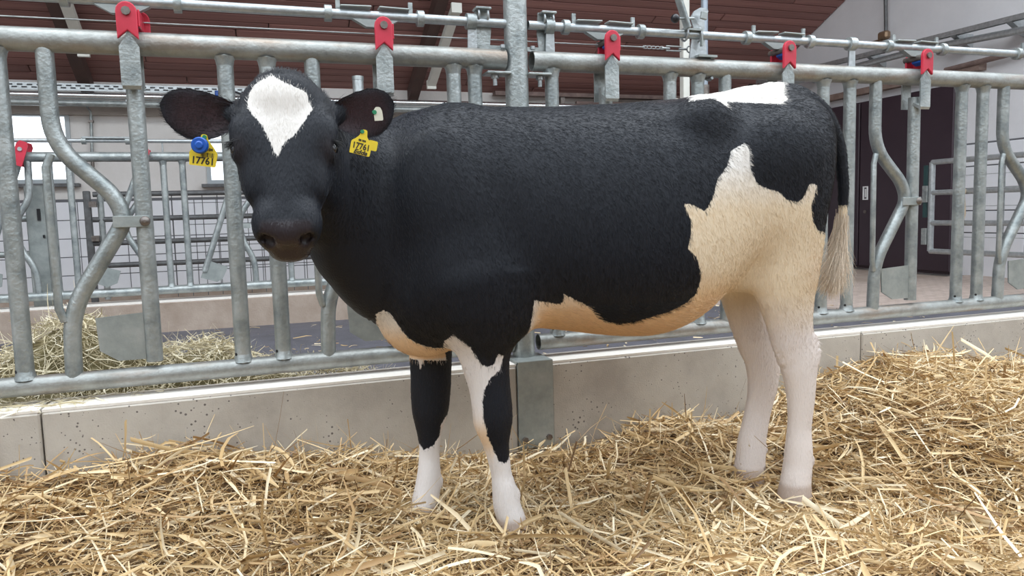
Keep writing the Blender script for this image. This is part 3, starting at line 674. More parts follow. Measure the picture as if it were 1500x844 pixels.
# legs: x y z a(along x) b(across)
loft([(.560, -.640, .70, .110, .060), (.575, -.625, .62, .098, .058), (.580, -.605, .55, .082, .055), (.582, NF, .47, .068, .050), (.591, NF, .40, .058, .045), (.596, NF - .002, .34, .056, .046), (.598, NF - .003, .295, .054, .044), (.605, NF, .235, .037, .034),
      (.612, NF, .187, .031, .029), (.618, NF, .145, .029, .028), (.624, NF - .002, .105, .034, .034), (.630, NF - .004, .055, .038, .038), (.640, NF - .008, .015, .040, .042), (.645, NF - .010, -.03, .046, .047)], UPX, .03)
loft([(.490, -.370, .70, .105, .058), (.480, -.385, .60, .085, .055), (.473, -.400, .50, .066, .050), (.470, FF, .42, .061, .045), (.466, FF, .34, .058, .045), (.462, FF, .29, .052, .043), (.458, FF, .24, .038, .034), (.457, FF, .20, .031, .029),
      (.455, FF, .16, .031, .028), (.452, FF - .003, .115, .034, .034), (.444, FF - .006, .065, .038, .038), (.430, FF - .010, .01, .040, .042), (.425, FF - .012, -.03, .046, .047)], UPX, .03)
NH = -.682; FH = -.507
loft([(1.470, -.690, .98, .150, .075), (1.482, -.690, .88, .140, .080), (1.500, -.686, .80, .120, .080), (1.502, NH, .73, .113, .076), (1.500, NH, .66, .104, .070), (1.500, NH, .61, .096, .062), (1.508, NH, .555, .084, .052), (1.518, NH, .50, .074, .043), (1.530, NH, .455, .074, .038), (1.549, NH, .42, .078, .036),
      (1.552, NH, .375, .064, .035), (1.556, NH, .33, .053, .033), (1.558, NH, .275, .046, .031), (1.556, NH, .225, .041, .029), (1.553, NH, .18, .040, .029), (1.550, NH - .002, .12, .044, .036), (1.545, NH - .004, .07, .045, .040), (1.536, NH - .008, .03, .046, .043), (1.530, NH - .010, -.02, .052, .050)], UPX, .035)
loft([(1.470, -.500, .88, .140, .075), (1.465, -.502, .78, .120, .075), (1.465, -.503, .70, .100, .070), (1.472, -.505, .62, .082, .060), (1.498, FH, .51, .070, .043), (1.535, FH, .43, .075, .037), (1.550, FH, .385, .068, .036), (1.555, FH, .33, .060, .034), (1.553, FH, .285, .055, .032),
      (1.543, FH, .235, .049, .030), (1.531, FH, .19, .047, .030), (1.518, FH - .002, .14, .047, .034), (1.507, FH - .004, .10, .049, .038), (1.500, FH - .008, .05, .050, .042), (1.492, FH - .010, 0.0, .054, .048), (1.490, FH - .01, -.03, .055, .05)], UPX, .03)
# flank fold between belly and stifle, and udder region
ell((1.36, -.640, .70), (.09, .035, .075), .05, ry(.6))
ell((1.36, -.530, .70), (.09, .035, .07), .05, ry(.6))
ell((1.50, -.60, .69), (.10, .09, .07), .05)
# dew claws
for c in ((.655, NF, .085), (.480, FF, .085), (1.590, NH, .085), (1.552, FH, .075)): ell(c, (.014, .022, .018), .012)
# tail
loft([(1.50, -.598, 1.195, .030, .040), (1.57, -.603, 1.205, .030, .034), (1.625, -.610, 1.192, .028, .028), (1.675, -.616, 1.160, .026, .025), (1.712, -.620, 1.112, .024, .023), (1.743, -.621, 1.045, .021, .020), (1.759, -.621, .965, .018, .017), (1.764, -.621, .89, .0155, .015), (1.760, -.620, .82, .012, .011), (1.748, -.619, .75, .009, .008)], (1, 0, 0.2), .02)
# head ------------------------------------------------------------------
HO = np.array([.083, -.735, 1.219]); hp = math.radians(17); hyaw = math.radians(-8)
HL = np.array([0, -math.sin(hp), -math.cos(hp)]); HN = np.array([0, -math.cos(hp), math.sin(hp)]); HSd = np.array([1.0, 0, 0])
rz = np.array([[math.cos(hyaw), -math.sin(hyaw), 0], [math.sin(hyaw), math.cos(hyaw), 0], [0, 0, 1]])
HL, HN, HSd = rz @ HL, rz @ HN, rz @ HSd
HB = np.stack([HL, HSd, HN], 1)             # columns: u v w
def hw_(u, v, w): return HO + HB @ np.array([u, v, w])
HT = [(-.005, .012, -.060, -.080), (.010, .034, -.032, -.110), (.035, .072, -.007, -.14), (.07, .100, .001, -.165), (.11, .112, .002, -.185), (.15, .114, -.002, -.198), (.19, .105, -.010, -.198), (.23, .093, -.019, -.182),
      (.27, .082, -.024, -.158), (.31, .073, -.024, -.135), (.345, .068, -.021, -.120), (.375, .067, -.026, -.112), (.40, .061, -.037, -.108), (.418, .047, -.052, -.104), (.428, .02, -.07, -.095)]
lo = np.min([hw_(u, v, w) for u in (-.02, .45) for v in (-.13, .13) for w in (-.22, .03)], 0); hi = np.max([hw_(u, v, w) for u in (-.02, .45) for v in (-.13, .13) for w in (-.22, .03)], 0)
sl, X, Y, Z = region(lo, hi, .01)
Q = (np.stack([X, Y, Z], -1) - HO) @ HB; u, v, w_ = Q[..., 0], Q[..., 1], Q[..., 2]
h_, t_, b_ = smooth_tab(np.clip(u, -.005, .428), HT)
cz_ = t_ * .62 + b_ * .38; upm = w_ > cz_; hh = np.where(upm, t_ - cz_, cz_ - b_)
# the cross-section narrows to the jaw
hloc = h_ * np.where(upm, 1, 1 - .30 * np.clip((cz_ - w_) / hh, 0, 1))
n_ = np.where(upm, 2.6, 2.4); rho = (np.abs(v / hloc) ** n_ + np.abs((w_ - cz_) / hh) ** n_) ** (1 / n_)
d = (rho - 1) * np.minimum(h_, hh) * .85; ends = np.maximum(-.005 - u, u - .428); d = np.where(ends > 0, np.sqrt(np.maximum(d, 0) ** 2 + ends ** 2), d).astype(np.float32)
put(sl, d, .03)
def hell(c, r, k=.015, sub=False, mir=True, tilt=0.0):
    for s in ((1, -1) if mir else (1,)):
        q = hw_(c[0], c[1] * s, c[2]); ct, st_ = math.cos(tilt * s), math.sin(tilt * s)
        R_ = HB @ np.array([[ct, -st_, 0], [st_, ct, 0], [0, 0, 1]]); m = max(r)
        sl, X, Y, Z = region(q - m, q + m, k + .01); P = np.stack([X - q[0], Y - q[1], Z - q[2]], -1) @ R_
        k0 = np.linalg.norm(P / np.array(r), axis=-1); k1 = np.linalg.norm(P / np.array(r) ** 2, axis=-1) + 1e-9
        (cut if sub else put)(sl, (k0 * (k0 - 1) / k1).astype(np.float32), k)
hell((.158, .084, -.020), (.040, .030, .018), .03)                 # brow ridge
hell((.194, .100, -.036), (.028, .017, .024), .012)                # eyelids
hell((.195, .120, -.022), (.0155, .016, .0115), .004, sub=True)      # eye slit
hell((.215, .080, -.120), (.075, .030, .060), .03)                 # cheek muscle
hell((.225, .060, -.038), (.07, .022, .022), .04, tilt=.15)         # face crest
hell((.26, .0, -.024), (.09, .036, .016), .04, mir=False)         # bridge of the nose
hell((.366, .038, -.034), (.036, .028, .023), .03)                 # nostril wings
hell((.385, .0, -.034), (.030, .035, .022), .02, mir=False)
hell((.404, .036, -.036), (.014, .009, .017), .006, sub=True, tilt=.5)   # nostrils
hell((.395, .047, -.036), (.011, .007, .015), .006, sub=True, tilt=1.0)
hell((.417, .0, -.092), (.022, .045, .028), .012, mir=False)       # lower lip
hell((.06, .0, -.02), (.05, .055, .03), .03, mir=False)            # poll
hell((.085, .105, -.085), (.030, .032, .026), .02)                 # ear bases
# ----- surface extraction (surface nets)
def surface_nets(F):
    ins = F < 0; nx, ny, nz = F.shape
    cnt = np.zeros((nx - 1, ny - 1, nz - 1), np.uint8)
    for a in (0, 1):
        for b in (0, 1):
            for c in (0, 1): cnt += ins[a:nx - 1 + a, b:ny - 1 + b, c:nz - 1 + c]
    act = (cnt > 0) & (cnt < 8); I = np.argwhere(act); idx = np.full(act.shape, -1, np.int32); idx[tuple(I.T)] = np.arange(len(I))
    S = np.zeros((len(I), 3)); Nn = np.zeros(len(I))
    cor = np.array([(a, b, c) for a in (0, 1) for b in (0, 1) for c in (0, 1)])
    val = {tuple(c): F[tuple((I + c).T)] for c in cor}
    for c in cor:
        for ax in range(3):
            if c[ax] == 0:
                c2 = c.copy(); c2[ax] = 1; f0, f1 = val[tuple(c)], val[tuple(c2)]; m = (f0 < 0) != (f1 < 0)
                t = np.where(m, f0 / np.where(m, f0 - f1, 1), 0); p = np.tile(c.astype(float), (len(I), 1)); p[:, ax] += t
                S += p * m[:, None]; Nn += m
    V = (I + S / Nn[:, None]) * HS + np.array([GX0, GY0, GZ0]); Q = []
    for ax in range(3):
        a1, a2 = [(1, 2), (2, 0), (0, 1)][ax]
        s0 = [slice(None)] * 3; s1 = [slice(None)] * 3; s0[ax] = slice(0, -1); s1[ax] = slice(1, None)
        A, B = ins[tuple(s0)], ins[tuple(s1)]; E = np.argwhere(A != B)
        E = E[(E[:, a1] > 0) & (E[:, a2] > 0) & (E[:, a1] < F.shape[a1] - 1) & (E[:, a2] < F.shape[a2] - 1)]
        o1 = np.zeros(3, int); o1[a1] = 1; o2 = np.zeros(3, int); o2[a2] = 1
        q = np.stack([idx[tuple((E - o).T)] for o in (o1 + o2, o2, 0 * o1, o1)], -1)
        flip = B[tuple(E.T)]; q[flip] = q[flip][:, ::-1]; Q.append(q)
    return V, np.concatenate(Q)
V, Q = surface_nets(F)
# keep the main component cheap: laplacian smoothing
def smooth(V, Q, it):
    e = np.concatenate([Q[:, [0, 1]], Q[:, [1, 2]], Q[:, [2, 3]], Q[:, [3, 0]]]); n = np.bincount(e[:, 0], minlength=len(V)) + np.bincount(e[:, 1], minlength=len(V))
    for lam in it:
        A = np.stack([np.bincount(e[:, 0], V[e[:, 1], c], len(V)) + np.bincount(e[:, 1], V[e[:, 0], c], len(V)) for c in range(3)], 1) / n[:, None]
        V = V + lam * (A - V)
    return V
V = smooth(V, Q, [.5, -.52] * 3 + [.5, .5])
NBODY = len(V)
# ----- ears: cupped leaves, modelled in head space and joined into the same skin
def ear(side):
    """side=-1 ear at the left of the picture, +1 at the right"""
    if side < 0: out = [(335, .165, 0), ]; 
    root = hw_(.088, side * .100, -.080)
    if side < 0: axis = np.array([-1.0, .10, .16]); Ln, Wd, upv = .172, .056, np.array([.12, -.10, 1.0])
    else: axis = np.array([.98, -.22, .20]); Ln, Wd, upv = .150, .056, np.array([-.18, -.12, 1.0])
    axis /= np.linalg.norm(axis); upv -= axis * (upv @ axis); upv /= np.linalg.norm(upv); nrm = np.cross(axis, upv) * (1 if side > 0 else -1)
    if nrm[1] > 0: nrm = -nrm                              # opening toward the camera side
    ns, nw = 40, 26; vs = []; fs = []
    for shell in (0, 1):
        for i in range(ns + 1):
            s = i / ns
            wdt = Wd * (np.interp(s, [0, .1, .25, .45, .65, .8, .9, .96, 1], [.42, .55, .80, .98, 1.0, .84, .62, .40, .06]))
            ctr = root + axis * Ln * s + upv * (-.012 * math.sin(s * 3.14) - .006)
            for j in range(nw + 1):
                a = (j / nw - .5) * 2; fold = (1.75 - 1.15 * min(1, s * 1.6)) * a
                cup = wdt * .50 * (1 - math.cos(fold)) * (1.1 - .4 * s) if True else 0
                p = ctr + upv * wdt * (math.sin(fold) / math.sin(max(abs(1.75 - 1.15 * min(1, s * 1.6)), .3)) if abs(1.75 - 1.15 * min(1, s * 1.6)) < 1.57 else math.sin(fold)) + nrm * (cup - .010 * math.sin(3.14 * s))
                th = .0045 * (1 - abs(a) ** 6) * (1 - s ** 8)
                vs.append(p + nrm * (th if shell == 0 else -th - .0012))
    n1 = (ns + 1) * (nw + 1)
    for i in range(ns):
        for j in range(nw):
            a = i * (nw + 1) + j; q = (a, a + 1, a + nw + 2, a + nw + 1); fs.append(q); fs.append(tuple(n1 + k for k in q[::-1]))
    rim = [i * (nw + 1) for i in range(ns + 1)] + [ns * (nw + 1) + j for j in range(1, nw + 1)] + [i * (nw + 1) + nw for i in range(ns - 1, -1, -1)]
    for a, b in zip(rim[:-1], rim[1:]): fs.append((b, a, n1 + a, n1 + b))
    inside = [max(0, 1 - abs((j / nw - .5) * 2) ** 3) * min(1, (1 - i / ns) * 4) for i in range(ns + 1) for j in range(nw + 1)] + [0.0] * n1
    return np.array(vs), np.array(fs), np.array(inside), (root, axis, upv, nrm, Ln, Wd)
allV, allQ, inner = [V], [Q], [np.zeros(len(V))]; off = len(V); EARS = {}
for s in (-1, 1):
    v_, f_, in_, fr = ear(s); allV.append(v_); allQ.append(f_ + off); inner.append(in_); off += len(v_); EARS[s] = fr
V = np.concatenate(allV); Q = np.concatenate(allQ); inner = np.concatenate(inner)
# ----- coat markings: outlines in the animal's own side plane (x, z), blaze in face coordinates
MARK = {
    'flank': [(1.289, 1.042), (1.298, 1.027), (1.298, 0.971), (1.317, 0.932), (1.355, 0.916), (1.392, 0.906), (1.414, 0.887), (1.432, 0.881), (1.453, 0.878), (1.471, 0.888), (1.483, 0.912), (1.494, 0.929), (1.521, 0.925), (1.513, 0.896), (1.503, 0.864), (1.517, 0.821), (1.543, 0.795), (1.713, 0.772), (1.76, 0.432), (1.771, -0.16), (1.275, -0.079), (1.252, 0.265), (1.264, 0.514), (1.139, 0.483), (0.958, 0.458), (0.678, 0.52), (0.633, 0.57), (0.641, 0.595), (0.651, 0.62), (0.646, 0.646), (0.632, 0.678), (0.653, 0.679), (0.669, 0.656), (0.687, 0.64), (0.724, 0.632), (0.763, 0.623), (0.77, 0.635), (0.768, 0.652), (0.791, 0.64), (0.826, 0.623), (0.854, 0.6), (0.874, 0.579), (0.898, 0.565), (0.938, 0.556), (0.981, 0.561), (1.021, 0.576), (1.067, 0.588), (1.112, 0.611), (1.138, 0.637), (1.142, 0.675), (1.137, 0.7), (1.119, 0.74), (1.093, 0.761), (1.101, 0.795), (1.101, 0.842), (1.081, 0.879), (1.103, 0.88), (1.146, 0.859), (1.171, 0.893), (1.188, 0.94), (1.231, 0.986), (1.243, 1.02), (1.27, 1.033)] ,
    'rump': [(1.153, 1.16), (1.212, 1.168), (1.234, 1.156), (1.261, 1.141), (1.262, 1.16), (1.317, 1.165), (1.373, 1.161), (1.443, 1.157), (1.481, 1.175), (1.483, 1.192), (1.526, 1.224), (1.556, 1.264), (1.222, 1.253)] ,
    'chest': [(0.331, 0.637), (0.339, 0.608), (0.364, 0.57), (0.392, 0.547), (0.429, 0.551), (0.459, 0.562), (0.424, 0.584), (0.452, 0.574), (0.477, 0.565), (0.491, 0.529), (0.511, 0.451), (0.386, 0.462), (0.307, 0.563), (0.294, 0.614), (0.314, 0.624)] ,
    'nearleg': [(0.478, 0.557), (0.524, 0.521), (0.55, 0.478), (0.568, 0.462), (0.591, 0.468), (0.6, 0.498), (0.618, 0.487), (0.608, 0.45), (0.58, 0.431), (0.565, 0.399), (0.558, 0.369), (0.56, 0.319), (0.57, 0.271), (0.586, 0.232), (0.601, 0.195), (0.623, 0.184), (0.639, 0.204), (0.698, 0.195), (0.723, -0.058), (0.502, -0.02), (0.493, 0.27), (0.489, 0.421), (0.463, 0.536)] ,
    'farspot': [(0.424, 0.479), (0.452, 0.479), (0.442, 0.458), (0.432, 0.43), (0.428, 0.45)] ,
    'farleg': [(0.427, 0.204), (0.434, 0.19), (0.461, 0.202), (0.484, 0.228), (0.487, 0.263), (0.503, 0.283), (0.584, 0.292), (0.57, -0.128), (0.324, -0.085), (0.356, 0.207)] ,
    'blaze': [(0.035, -0.02), (0.051, -0.002), (0.065, 0.029), (0.074, 0.053), (0.093, 0.057), (0.112, 0.065), (0.138, 0.049), (0.174, 0.025), (0.195, 0.0), (0.209, -0.007), (0.223, -0.011), (0.212, -0.019), (0.179, -0.032), (0.149, -0.045), (0.131, -0.06), (0.104, -0.075), (0.075, -0.072), (0.056, -0.059), (0.045, -0.036)] ,
}
def poly_sd(x, z, P):
    """signed distance, positive inside"""
    P = np.array(P); d = np.full(x.shape, 1e9); ins = np.zeros(x.shape, bool)
    for i in range(len(P)):
        a, b = P[i - 1], P[i]; ex, ez = b - a; wx, wz = x - a[0], z - a[1]
        t = np.clip((wx * ex + wz * ez) / (ex * ex + ez * ez + 1e-12), 0, 1); d = np.minimum(d, (wx - ex * t) ** 2 + (wz - ez * t) ** 2)
        c = ((a[1] > z) != (b[1] > z)) & (x < (b[0] - a[0]) * (z - a[1]) / (b[1] - a[1] + 1e-12) + a[0]); ins ^= c
    return np.where(ins, 1, -1) * np.sqrt(d)
def markings(V):
    x, y, z = V.T; m = np.full(len(V), -1.0)
    Hq = (V - HO) @ HB; u, v, w_ = Hq.T
    head = (u > -.03) & (u < .45) & (np.abs(v) < .125) & (w_ > -.12) & (x < .30) & (y < -.60)
    near = y < -.50
    g = lambda c, s: np.where(c, s, -1.0)
    tail = (x > 1.66 + .0 * z) & (x > 1.70 - np.clip(z - 1.1, 0, 1) * 1.2)
    trunk = (x > .685) & ~((x > 1.70) & (z > .5))
    m = np.maximum(m, g(trunk, poly_sd(x, z, MARK['flank'])))
    m = np.maximum(m, g((x > 1.0) & (z > 1.1) & ~tail, poly_sd(x, z, MARK['rump'])))
    m = np.maximum(m, g((x < .62) & (y > -.575), poly_sd(x, z, MARK['chest'])))
    m = np.maximum(m, g((x < .80) & (y < -.50) & (z < .60), poly_sd(x, z, MARK['nearleg'])))
    m = np.maximum(m, g((x < .66) & (y >= -.50) & (z < .52), np.maximum(poly_sd(x, z, MARK['farleg']), poly_sd(x, z, MARK['farspot']))))
    m = np.maximum(m, g((x > 1.30) & (z < .72), .10 * np.ones_like(x)))
    m = np.where((x > 1.70) & (z > .5), np.clip(.865 - z, -.1, .1), m)
    m = np.maximum(m, g(head & (w_ > -.05), poly_sd(u, v, MARK['blaze'])))
    return np.clip(m, -.1, .1)
def lerp(a, b, t): return a + (b - a) * np.clip(t, 0, 1)[:, None]
def tones(V, inner=None):
    """(colour of the dark coat, colour of the pale coat) at points of the skin"""
    x, y, z = V.T; Hq = (V - HO) @ HB; u, v, w_ = Hq.T; n = len(V)
    dk = np.tile(np.array([.0050, .0072, .0130]), (n, 1)); wt = np.tile(np.array([.80, .765, .72]), (n, 1))
    tan = np.array([.85, .60, .355]); cream = np.array([.83, .69, .50]); pink = np.array([.78, .70, .655])  # tan and cream mix hair stain with painted warm reflected light
    wt = lerp(wt, cream, np.where(x > .95, np.clip((.98 - z) / .12, 0, 1), 0)); 
    bel = np.clip((.70 - z) / .1, 0, 1) * np.clip((1.36 - x) / .14, 0, 1) * np.clip((x - .68) / .03, 0, 1); wt = lerp(wt, tan, bel)
    che = np.clip((.60 - z) / .06, 0, 1) * (x < .56) * (y > -.575) * (z > .46); wt = lerp(wt, tan, che * .9)
    leg = np.clip((.62 - z) / .14, 0, 1) * (x > 1.36); wt = lerp(wt, pink, leg)
    leg2 = (x < .70) & (z < .56) & (che < .1); wt[leg2] = [.80, .75, .72]
    kn = np.exp(-((z - .26) / .05) ** 2) * (x < .59) * (x > .50) * (y < -.52); wt = lerp(wt, tan, kn * .8)
    hk = np.exp(-((z - .68) / .06) ** 2 - ((x - 1.56) / .06) ** 2) * (y < -.6); wt = lerp(wt, np.array([.72, .56, .40]), hk * .7)
    dk = lerp(dk, np.array([.040, .022, .022]), np.exp(-((x - 1.12) / .05) ** 2 - ((z - 1.175) / .012) ** 2) * .5)
    nose = np.clip((u - .362) / .012, 0, 1) * np.clip((.060 - np.abs(v)) / .012, 0, 1) * (w_ > -.12) * (x < .3)
    dk = lerp(dk, np.array([.030, .024, .028]), nose); lip = np.clip((u - .400) / .012, 0, 1) * (x < .3) * np.clip((.040 - np.abs(v)) / .02, 0, 1); dk = lerp(dk, np.array([.040, .028, .029]), lip)
    ey = np.exp(-((u - .200) / .028) ** 2 - ((np.abs(v) - .095) / .02) ** 2) * (x < .3); dk = lerp(dk, np.array([.028, .020, .022]), ey * .5)
    if inner is not None: dk = lerp(dk, np.array([.040, .017, .020]), inner * .8)
    hoof = np.clip((.03 - z) / .015, 0, 1); wt = lerp(wt, np.array([.52, .42, .36]), hoof)
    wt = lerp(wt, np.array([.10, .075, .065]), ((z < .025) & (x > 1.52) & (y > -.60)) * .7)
    return dk, wt, nose
mk = markings(V); dk, wt, nose = tones(V, inner)
ear_v = np.arange(len(V)) >= NBODY; mk[ear_v] = -.1
me = bpy.data.meshes.new('body'); me.from_pydata(V.tolist(), [], Q.tolist()); me.polygons.foreach_set('use_smooth', [True] * len(Q))
me.attributes.new('mark', 'FLOAT', 'POINT').data.foreach_set('value', mk.astype(np.float32))
me.attributes.new('nose', 'FLOAT', 'POINT').data.foreach_set('value', nose.astype(np.float32))
for nm, c in (('dark', dk), ('pale', wt)):
    me.attributes.new(nm, 'FLOAT_COLOR', 'POINT').data.foreach_set('color', np.column_stack([c, np.ones(len(c))]).astype(np.float32).ravel())
def coat_mat():
    m = bpy.data.materials.new('cow_coat'); m.use_nodes = True; N, L = nt(m); b = N['Principled BSDF']
    A = {}
    for k in ('mark', 'dark', 'pale', 'nose'): A[k] = N.new('ShaderNodeAttribute'); A[k].attribute_name = k
    tc = N.new('ShaderNodeTexCoord'); mp = N.new('ShaderNodeMapping'); mp.inputs['Scale'].default_value = (260, 260, 60); L.new(tc.outputs['Object'], mp.inputs[0])
    n = N.new('ShaderNodeTexNoise'); n.inputs['Scale'].default_value = 1; n.inputs['Detail'].default_value = 3; L.new(mp.outputs[0], n.inputs['Vector'])
    a = N.new('ShaderNodeMath'); a.operation = 'MULTIPLY_ADD'; a.inputs[1].default_value = .011; a.inputs[2].default_value = -.0055; L.new(n.outputs[0], a.inputs[0])
    s = N.new('ShaderNodeMath'); L.new(a.outputs[0], s.inputs[0]); L.new(A['mark'].outputs['Fac'], s.inputs[1])
    r = N.new('ShaderNodeMapRange'); r.inputs[1].default_value = -.0012; r.inputs[2].default_value = .0012; L.new(s.outputs[0], r.inputs[0])
    x = N.new('ShaderNodeMix'); x.data_type = 'RGBA'; L.new(r.outputs[0], x.inputs[0]); L.new(A['dark'].outputs['Color'], x.inputs[6]); L.new(A['pale'].outputs['Color'], x.inputs[7])
    L.new(x.outputs[2], b.inputs['Base Color'])
    rr = N.new('ShaderNodeMapRange'); b.inputs['Specular IOR Level'].default_value = .35; rr.inputs[3].default_value = .55; rr.inputs[4].default_value = .2; L.new(A['nose'].outputs['Fac'], rr.inputs[0]); L.new(rr.outputs[0], b.inputs['Roughness'])
    bp = N.new('ShaderNodeBump'); bp.inputs['Strength'].default_value = .5; bp.inputs['Distance'].default_value = .004; L.new(n.outputs[0], bp.inputs['Height']); L.new(bp.outputs[0], b.inputs['Normal'])
    return m
me.materials.append(coat_mat())
COW = empty('cow', (1.0, -.55, 0), 'young black and white cow standing in straw, head turned to the camera', 'cow')
body = bpy.data.objects.new('body', me); COL.objects.link(body); body.parent = COW; body.matrix_parent_inverse = parent_inv(COW)

# ----- fur
def hair_mat(name, rough=.38):
    m = bpy.data.materials.new(name); m.use_nodes = True; N, L = nt(m); b = N['Principled BSDF']
    a = N.new('ShaderNodeAttribute'); a.attribute_name = 'tone'; L.new(a.outputs['Color'], b.inputs['Base Color'])
    b.inputs['Roughness'].default_value = rough; b.inputs['Specular IOR Level'].default_value = .45
    return m
HM = hair_mat('hair', .34)
def make_curves(name, P, rad, col, parent, m):
    n, k, _ = P.shape; hc = bpy.data.hair_curves.new(name); hc.add_curves([k] * n)
    hc.attributes['position'].data.foreach_set('vector', P.astype(np.float32).ravel())
    ra = hc.attributes.get('radius') or hc.attributes.new('radius', 'FLOAT', 'POINT')
    ra.data.foreach_set('value', (rad[:, None] * np.array([1, .9, .7, .25] if k == 4 else np.linspace(1, .3, k))[None]).astype(np.float32).ravel())
    hc.attributes.new('tone', 'FLOAT_COLOR', 'CURVE').data.foreach_set('color', np.column_stack([col, np.ones(n)]).astype(np.float32).ravel())
    hc.materials.append(m); o = bpy.data.objects.new(name, hc); COL.objects.link(o); o.parent = parent; o.matrix_parent_inverse = parent_inv(parent); o['kind'] = 'stuff'; return o
rg = np.random.default_rng(11)
A_, B_, C_, D_ = (V[Q[:, k]] for k in range(4)); nr = np.cross(C_ - A_, D_ - B_); ar = np.linalg.norm(nr, axis=1) / 2; nr = nr / (2 * ar[:, None] + 1e-12)
# outward check
if (nr[:, 2] * (A_[:, 2] - .85) * (A_[:, 0] > .8)).mean() < 0: nr = -nr; FLIP = True
else: FLIP = False
wgt = ar * np.where(A_[:, 1] > -.52, .35, 1.0) * np.where(A_[:, 2] < .02, .1, 1)
NF_ = 210000; fi = rg.choice(len(Q), NF_, p=wgt / wgt.sum())
uv = rg.uniform(0, 1, (NF_, 2)); a, b = uv[:, :1], uv[:, 1:]
R0 = A_[fi] * (1 - a) * (1 - b) + B_[fi] * a * (1 - b) + C_[fi] * a * b + D_[fi] * (1 - a) * b; Nr = nr[fi]; isear = fi >= (len(Q) - sum(len(q) for q in allQ[1:]))
x, y, z = R0.T; Hq = (R0 - HO) @ HB; u, v, w_ = Hq.T
hd = (u > -.04) & (u < .46) & (np.abs(v) < .135) & (w_ > -.21) & (x < .27)
bk = np.clip((z - .85) / .33, 0, 1)[:, None]; Dr = np.array([.42, 0, -.9]) * (1 - bk) + np.array([1.0, 0, -.25]) * bk; Dr[z < .5] = [.1, 0, -1]; Dr[(x < .45) & (z > .5)] = [.45, .1, -.8]
Dr[hd] = HL + 0 * Dr[hd]; upz = hd & (u < .135) & (w_ > -.09); Dr[upz] = -HL + HSd * (v[upz] * 9)[:, None]
belly = (z < .62) & (x > .7) & (x < 1.35); Dr[belly] = [.9, 0, -.25]
for s_ in (-1, 1):
    k = isear & (np.sign(x - HO[0]) == s_); Dr[k] = EARS[s_][1]
Dr = Dr + rg.normal(0, .12, Dr.shape); Dr -= Nr * (Dr * Nr).sum(1)[:, None]; Dr /= np.linalg.norm(Dr, axis=1)[:, None] + 1e-9
ln = np.full(NF_, .014); ln[hd] = .011; ln[z < .45] = .010; ln[belly] = .020; ln[isear] = .010; ln[(z > 1.14) & (x > .3)] = .015
ln[(u > .355) & (x < .3)] = .0035
ebase = hd & (np.abs(v) > .085) & (u < .13) & (w_ > -.16); ln[ebase] = .024
tuft = hd & (u < .035) & (w_ > -.12); ln[tuft] = .017
ln *= rg.uniform(.6, 1.25, NF_); lift = np.where(isear, .30, .12)[:, None] + rg.uniform(-.06, .12, (NF_, 1)); lift[tuft] += .22
t4 = np.array([0, .35, .7, 1.0])[None, :, None]
P4 = R0[:, None, :] - .001 * Nr[:, None, :] + ln[:, None, None] * (Dr[:, None, :] * t4 + Nr[:, None, :] * lift[:, None, :] * (t4 * 1.5 - t4 ** 2 * .8))
Rj = R0 + rg.normal(0, .0022, R0.shape); mh = markings(Rj); dk_, wt_, _n = tones(R0); mh[isear] = -.1
inn = np.zeros(NF_); inn[isear] = inner[Q[fi[isear], 0]]; dk_ = lerp(dk_, np.array([.035, .018, .02]), inn * .6)
colr = np.where((mh > 0)[:, None], wt_, dk_) * rg.uniform(.85, 1.12, (NF_, 1))
keep = ~((u > .375) & (x < .3) & (np.abs(v) < .05)) & ~(isear & (rg.uniform(0, 1, NF_) < .35))
make_curves('fur', P4[keep], np.where(hd, .00030, .00036)[keep] * rg.uniform(.8, 1.2, keep.sum()), colr[keep], COW, HM)
# tail switch: long pale hair at the end of the tail
n = 1500; s = rg.uniform(0, 1, n) ** .8; root = np.stack([np.interp(s, [0, 1], [1.762, 1.750]), np.full(n, -.620), np.interp(s, [0, 1], [.845, .745])], 1) + rg.normal(0, .007, (n, 3))
ph = rg.normal(0, 1, n); L_ = rg.uniform(.13, .20, n) * (1.0 - .2 * s)
tt = np.linspace(0, 1, 7)[None, :, None]
tipd = np.stack([-.34 + .24 * ph, .22 * rg.normal(0, 1, n), -1 + 0 * ph], 1); tipd /= np.linalg.norm(tipd, axis=1)[:, None]
P7 = root[:, None, :] + L_[:, None, None] * (np.array([0, 0, -1])[None, None] * tt * (1 - tt * .5) * .9 + tipd[:, None, :] * tt ** 1.6 * .75 + np.stack([.05 * np.sin(5 * ph), 0 * ph, 0 * ph], 1)[:, None] * np.sin(tt * 4))
ct = np.array([.80, .68, .54]) * rg.uniform(.75, 1.1, (n, 1)); make_curves('tail_switch', P7, np.full(n, .00075), ct, COW, HM)
# lashes and muzzle whiskers
n = 120; sgn = rg.choice([-1, 1], n); q = np.array([hw_(.182 + .0 * i, sgn[i] * (.106 + rg.normal(0, .004)), -.030 + rg.normal(0, .012)) for i in range(n)])
dr = np.array([HB @ np.array([.15 + .3 * rg.normal(), s_ * 1.0, .7]) for s_ in sgn]); P4 = q[:, None] + .022 * dr[:, None] / np.linalg.norm(dr, axis=1)[:, None, None] * t4 + (HL * .008)[None, None] * t4 ** 2
make_curves('lashes', P4, np.full(n, .0005), np.full((n, 3), .008), COW, HM)

# ----- eyes
em = mat('wet_dark_eye', (.006, .005, .006), .06); em.node_tree.nodes['Principled BSDF'].inputs['Coat Weight'].default_value = 1
for s_ in (-1, 1):
    c = hw_(.195, s_ * .1000, -.032); bm = bmesh.new(); bmesh.ops.create_uvsphere(bm, u_segments=28, v_segments=20, radius=.0165)
    f = MB(); f.add([v_.co + Vector(c) for v_ in bm.verts], [[v_.index for v_ in fc.verts] for fc in bm.faces], True); bm.free(); f.build('eye', em, COW)

